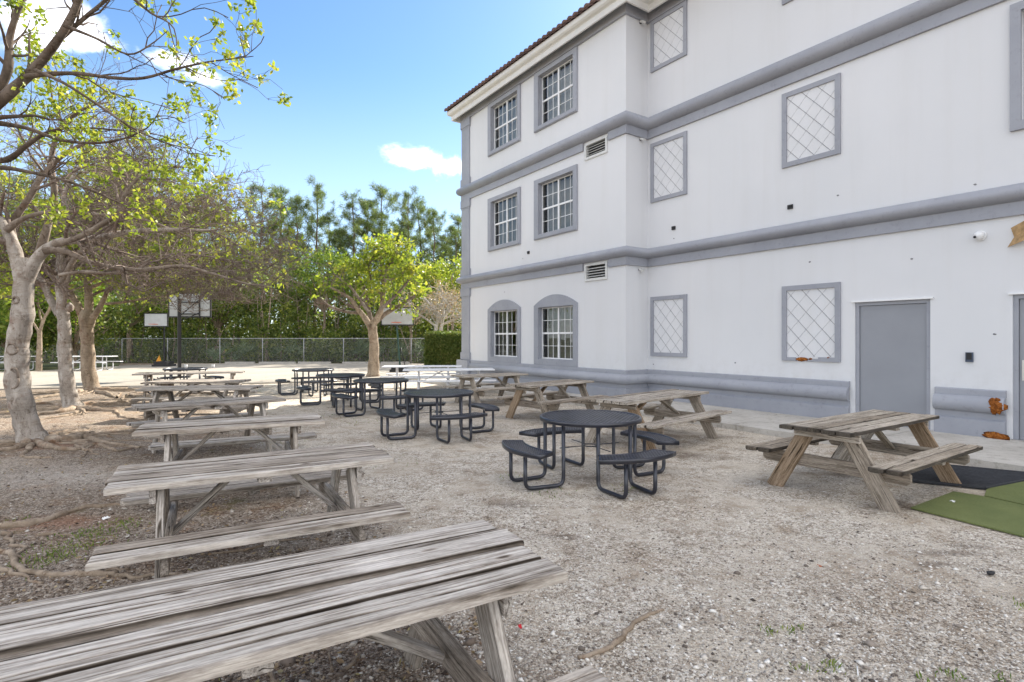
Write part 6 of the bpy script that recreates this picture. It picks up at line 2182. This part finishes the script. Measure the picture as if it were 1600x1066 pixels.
# ------------------------------------------------------------------ loose ground cover
def stones(N, rng, region, size, mat, name, label, cat, squash=0.55, zoff=0.0):
    P_ = region(N, rng)
    N = len(P_)
    base = np.array([(1, 0, 0), (-0.9, 0.15, 0), (0.1, 0.8, 0), (-0.1, -0.75, 0), (0, 0, 0.7), (0, 0, -0.7)], dtype=np.float64)
    faces = np.array([(0, 2, 4), (2, 1, 4), (1, 3, 4), (3, 0, 4), (2, 0, 5), (1, 2, 5), (3, 1, 5), (0, 3, 5)])
    sz = size(N, rng)
    v = base[None] * (1 + rng.uniform(-.3, .3, (N, 6, 3)))
    v[:, :, 2] *= squash
    # random yaw and tilt
    a = rng.uniform(0, 2 * math.pi, N); tl = rng.normal(size=N) * 0.35
    ct, st = np.cos(tl), np.sin(tl)
    x, z = v[:, :, 0].copy(), v[:, :, 2].copy()
    v[:, :, 0] = x * ct[:, None] - z * st[:, None]; v[:, :, 2] = x * st[:, None] + z * ct[:, None]
    x, y = v[:, :, 0].copy(), v[:, :, 1].copy()
    ca, sa = np.cos(a), np.sin(a)
    v[:, :, 0] = x * ca[:, None] - y * sa[:, None]; v[:, :, 1] = x * sa[:, None] + y * ca[:, None]
    v *= sz[:, None, None]
    gz = vnoise(P_[:, 0], P_[:, 1], 3) * 0.0055 - 0.012
    gz += 0.05 * np.exp(-((P_[:, 0] + 7.6) ** 2 + (P_[:, 1] - 8.7) ** 2) / 1.6) + 0.03 * np.exp(-((P_[:, 0] + 4.3) ** 2 + (P_[:, 1] - 4.9) ** 2) / 0.8)
    v += np.stack([P_[:, 0], P_[:, 1], gz + sz * 0.15 + zoff], 1)[:, None, :]
    F_ = (np.arange(N) * 6)[:, None, None] + faces[None]
    o = link_mesh(name, np_mesh(name, v.reshape(-1, 3), F_.reshape(-1, 3), mat))
    tag(o, label, cat, kind='stuff')


def view_points(N, rng, y0, y1, power=1.0, margin=1.08):
    """spread so that each distance gets a similar share of the picture"""
    u = rng.uniform(0, 1, N)
    y = 1 / ((1 / y0) * (1 - u) + (1 / y1) * u)
    x = rng.uniform(-1, 1, N) * y * 0.93 * margin
    return np.stack([x, y], 1)


def clump_noise(P_, seed, f=1.0):
    return vnoise(P_[:, 0] * f, P_[:, 1] * f, seed)


def off_slab(P_):
    D = 0.8264 * P_[:, 0] + 0.5631 * P_[:, 1]
    return D < 9.15


def not_turf(P_):
    x, y = P_[:, 0], P_[:, 1]
    d1 = (x - 3.95) * 0.79 / 0.79 * 0 + ((y - 5.45) * 0.39 + (x - 3.95) * 0.79)      # right of the turf's leading edge
    inside = (x > 3.9) & (y < 6.9 - 0.0) & (y > 4.66 - (x - 4.34) * 0.41) & (((x - 4.34) * 0.79 + (y - 4.66) * 0.39) > -0.02)
    mat_ = (x > 4.4) & (y < 7.5) & (y > 5.45)
    return ~(inside | mat_)


def reg_gravel(N, rng):
    P_ = view_points(N, rng, 1.55, 11.0)
    D = 0.8264 * P_[:, 0] + 0.5631 * P_[:, 1] + clump_noise(P_, 8, 1.2) * 0.25
    keep = off_slab(P_) & not_turf(P_) & (D > 1.2) & (clump_noise(P_, 21, 1.4) + rng.normal(size=len(P_)) * 0.7 > 0.15)
    return P_[keep]


def reg_dirt(N, rng):
    P_ = view_points(N, rng, 1.8, 17.0, margin=1.1)
    D = 0.8264 * P_[:, 0] + 0.5631 * P_[:, 1] + clump_noise(P_, 8, 1.2) * 0.25
    keep = (D < 1.9)
    return P_[keep]


stones(120000, RNG, reg_gravel, lambda n, r: np.exp(r.normal(size=n) * 0.42) * 0.0062, M['pebble'], 'gravel', 'pale crushed shell gravel scattered over the yard', 'gravel')
stones(16000, RNG, reg_gravel, lambda n, r: np.exp(r.normal(size=n) * 0.4) * 0.0115, M['pebble'], 'coarse_gravel', 'larger loose stones lying among the pale gravel', 'gravel')
stones(60000, RNG, reg_dirt, lambda n, r: np.exp(r.normal(size=n) * 0.5) * 0.0085, M['chip'], 'mulch', 'brown mulch chips and leaf litter under the trees on the left', 'mulch', 0.35)
# small weeds
def reg_weed(n, rng, cx, cy, r_):
    return np.array([cx, cy]) + rng.normal(size=(n, 2)) * r_


WC, WD, WL_ = [], [], []
rw_ = np.random.default_rng(77)
for (px, py, n, r_) in ((1300, 1040, 40, .035), (1200, 985, 26, .03), (1235, 985, 16, .02), (1253, 980, 12, .02), (1490, 1056, 26, .03), (1560, 1060, 22, .03), (1595, 945, 20, .03), (1248, 1042, 14, .03), (1440, 1060, 14, .02),
                        (120, 850, 200, .16), (90, 870, 160, .12), (150, 835, 120, .10), (195, 820, 90, .08), (60, 880, 60, .08), (30, 815, 26, .06), (860, 770, 50, .12), (980, 760, 40, .1), (20, 640, 60, .3), (440, 690, 50, .2), (600, 720, 50, .2), (800, 745, 40, .15), (520, 650, 60, .25), (560, 660, 60, .25)):
    c = gpt(px, py)
    P_ = reg_weed(n, rw_, c[0], c[1], r_)
    for q in P_:
        WC.append((q[0], q[1], ground_z(q[0], q[1]))); WD.append((rw_.normal() * .5, rw_.normal() * .5, 1.0)); WL_.append(rw_.uniform(.018, .045))
tag(link_mesh('weeds', leaf_mesh('weeds', np.array(WC), np.array(WD), np.array(WL_), 0.007, M['leaf_mid'], rw_)), 'sparse tiny weeds sprouting through gravel and dirt', 'weeds', kind='stuff')
# fallen leaves in the dirt
P_ = reg_dirt(5000, np.random.default_rng(5))[:2600]
rl = np.random.default_rng(6)
C = np.stack([P_[:, 0], P_[:, 1], vnoise(P_[:, 0], P_[:, 1], 3) * 0.0055 - 0.004], 1)
Dd = np.stack([rl.normal(size=len(C)), rl.normal(size=len(C)), np.abs(rl.normal(size=len(C))) * .15], 1)
tag(link_mesh('leaf_litter', leaf_mesh('leaf_litter', C, Dd, rl.uniform(.02, .05, len(C)), rl.uniform(.012, .028, len(C)), M['leaf_dry'], rl)), 'dry fallen leaves strewn under the trees', 'leaf litter', kind='stuff')


def ground_branch(pts, rad, label, seed):
    rr = random.Random(seed)
    fine, frad = [], []
    for i in range(len(pts) - 1):
        for s_ in range(4):
            t = s_ / 4
            x = pts[i][0] * (1 - t) + pts[i + 1][0] * t + rr.uniform(-.008, .008); y = pts[i][1] * (1 - t) + pts[i + 1][1] * t + rr.uniform(-.008, .008)
            r_ = rad[i] * (1 - t) + rad[i + 1] * t
            fine.append((x, y, ground_z(x, y) + r_ * .6)); frad.append(r_)
    m = MB(); m.tube(fine, frad, 8)
    o = m.build('exposed_root', M['root']); tag(o, label, 'root')


ground_branch(gp((905, 1030), (940, 1018), (965, 1005), (990, 975), (1015, 960), (1042, 948)), [0.012, 0.014, 0.017, 0.014, 0.012, 0.006], 'brown root surfacing in the gravel right of the nearest table', 1)
ground_branch(gp((415, 1042), (425, 1058), (432, 1075)), [0.010, 0.012, 0.010], 'short pale root below the edge of the nearest tabletop', 2)
ground_branch(gp((515, 1022), (522, 1060)), [0.006, 0.008], 'thin bleached stick under the nearest table, left of its legs', 3)
ground_branch(gp((565, 1022), (545, 1042), (528, 1056)), [0.008, 0.011, 0.006], 'pale broken branch under the nearest table, beside the thin stick', 4)
ground_branch(gp((330, 866), (380, 860), (430, 846), (500, 838)), [0.008, 0.012, 0.010, 0.005], 'dark root running under the second table bench', 5)
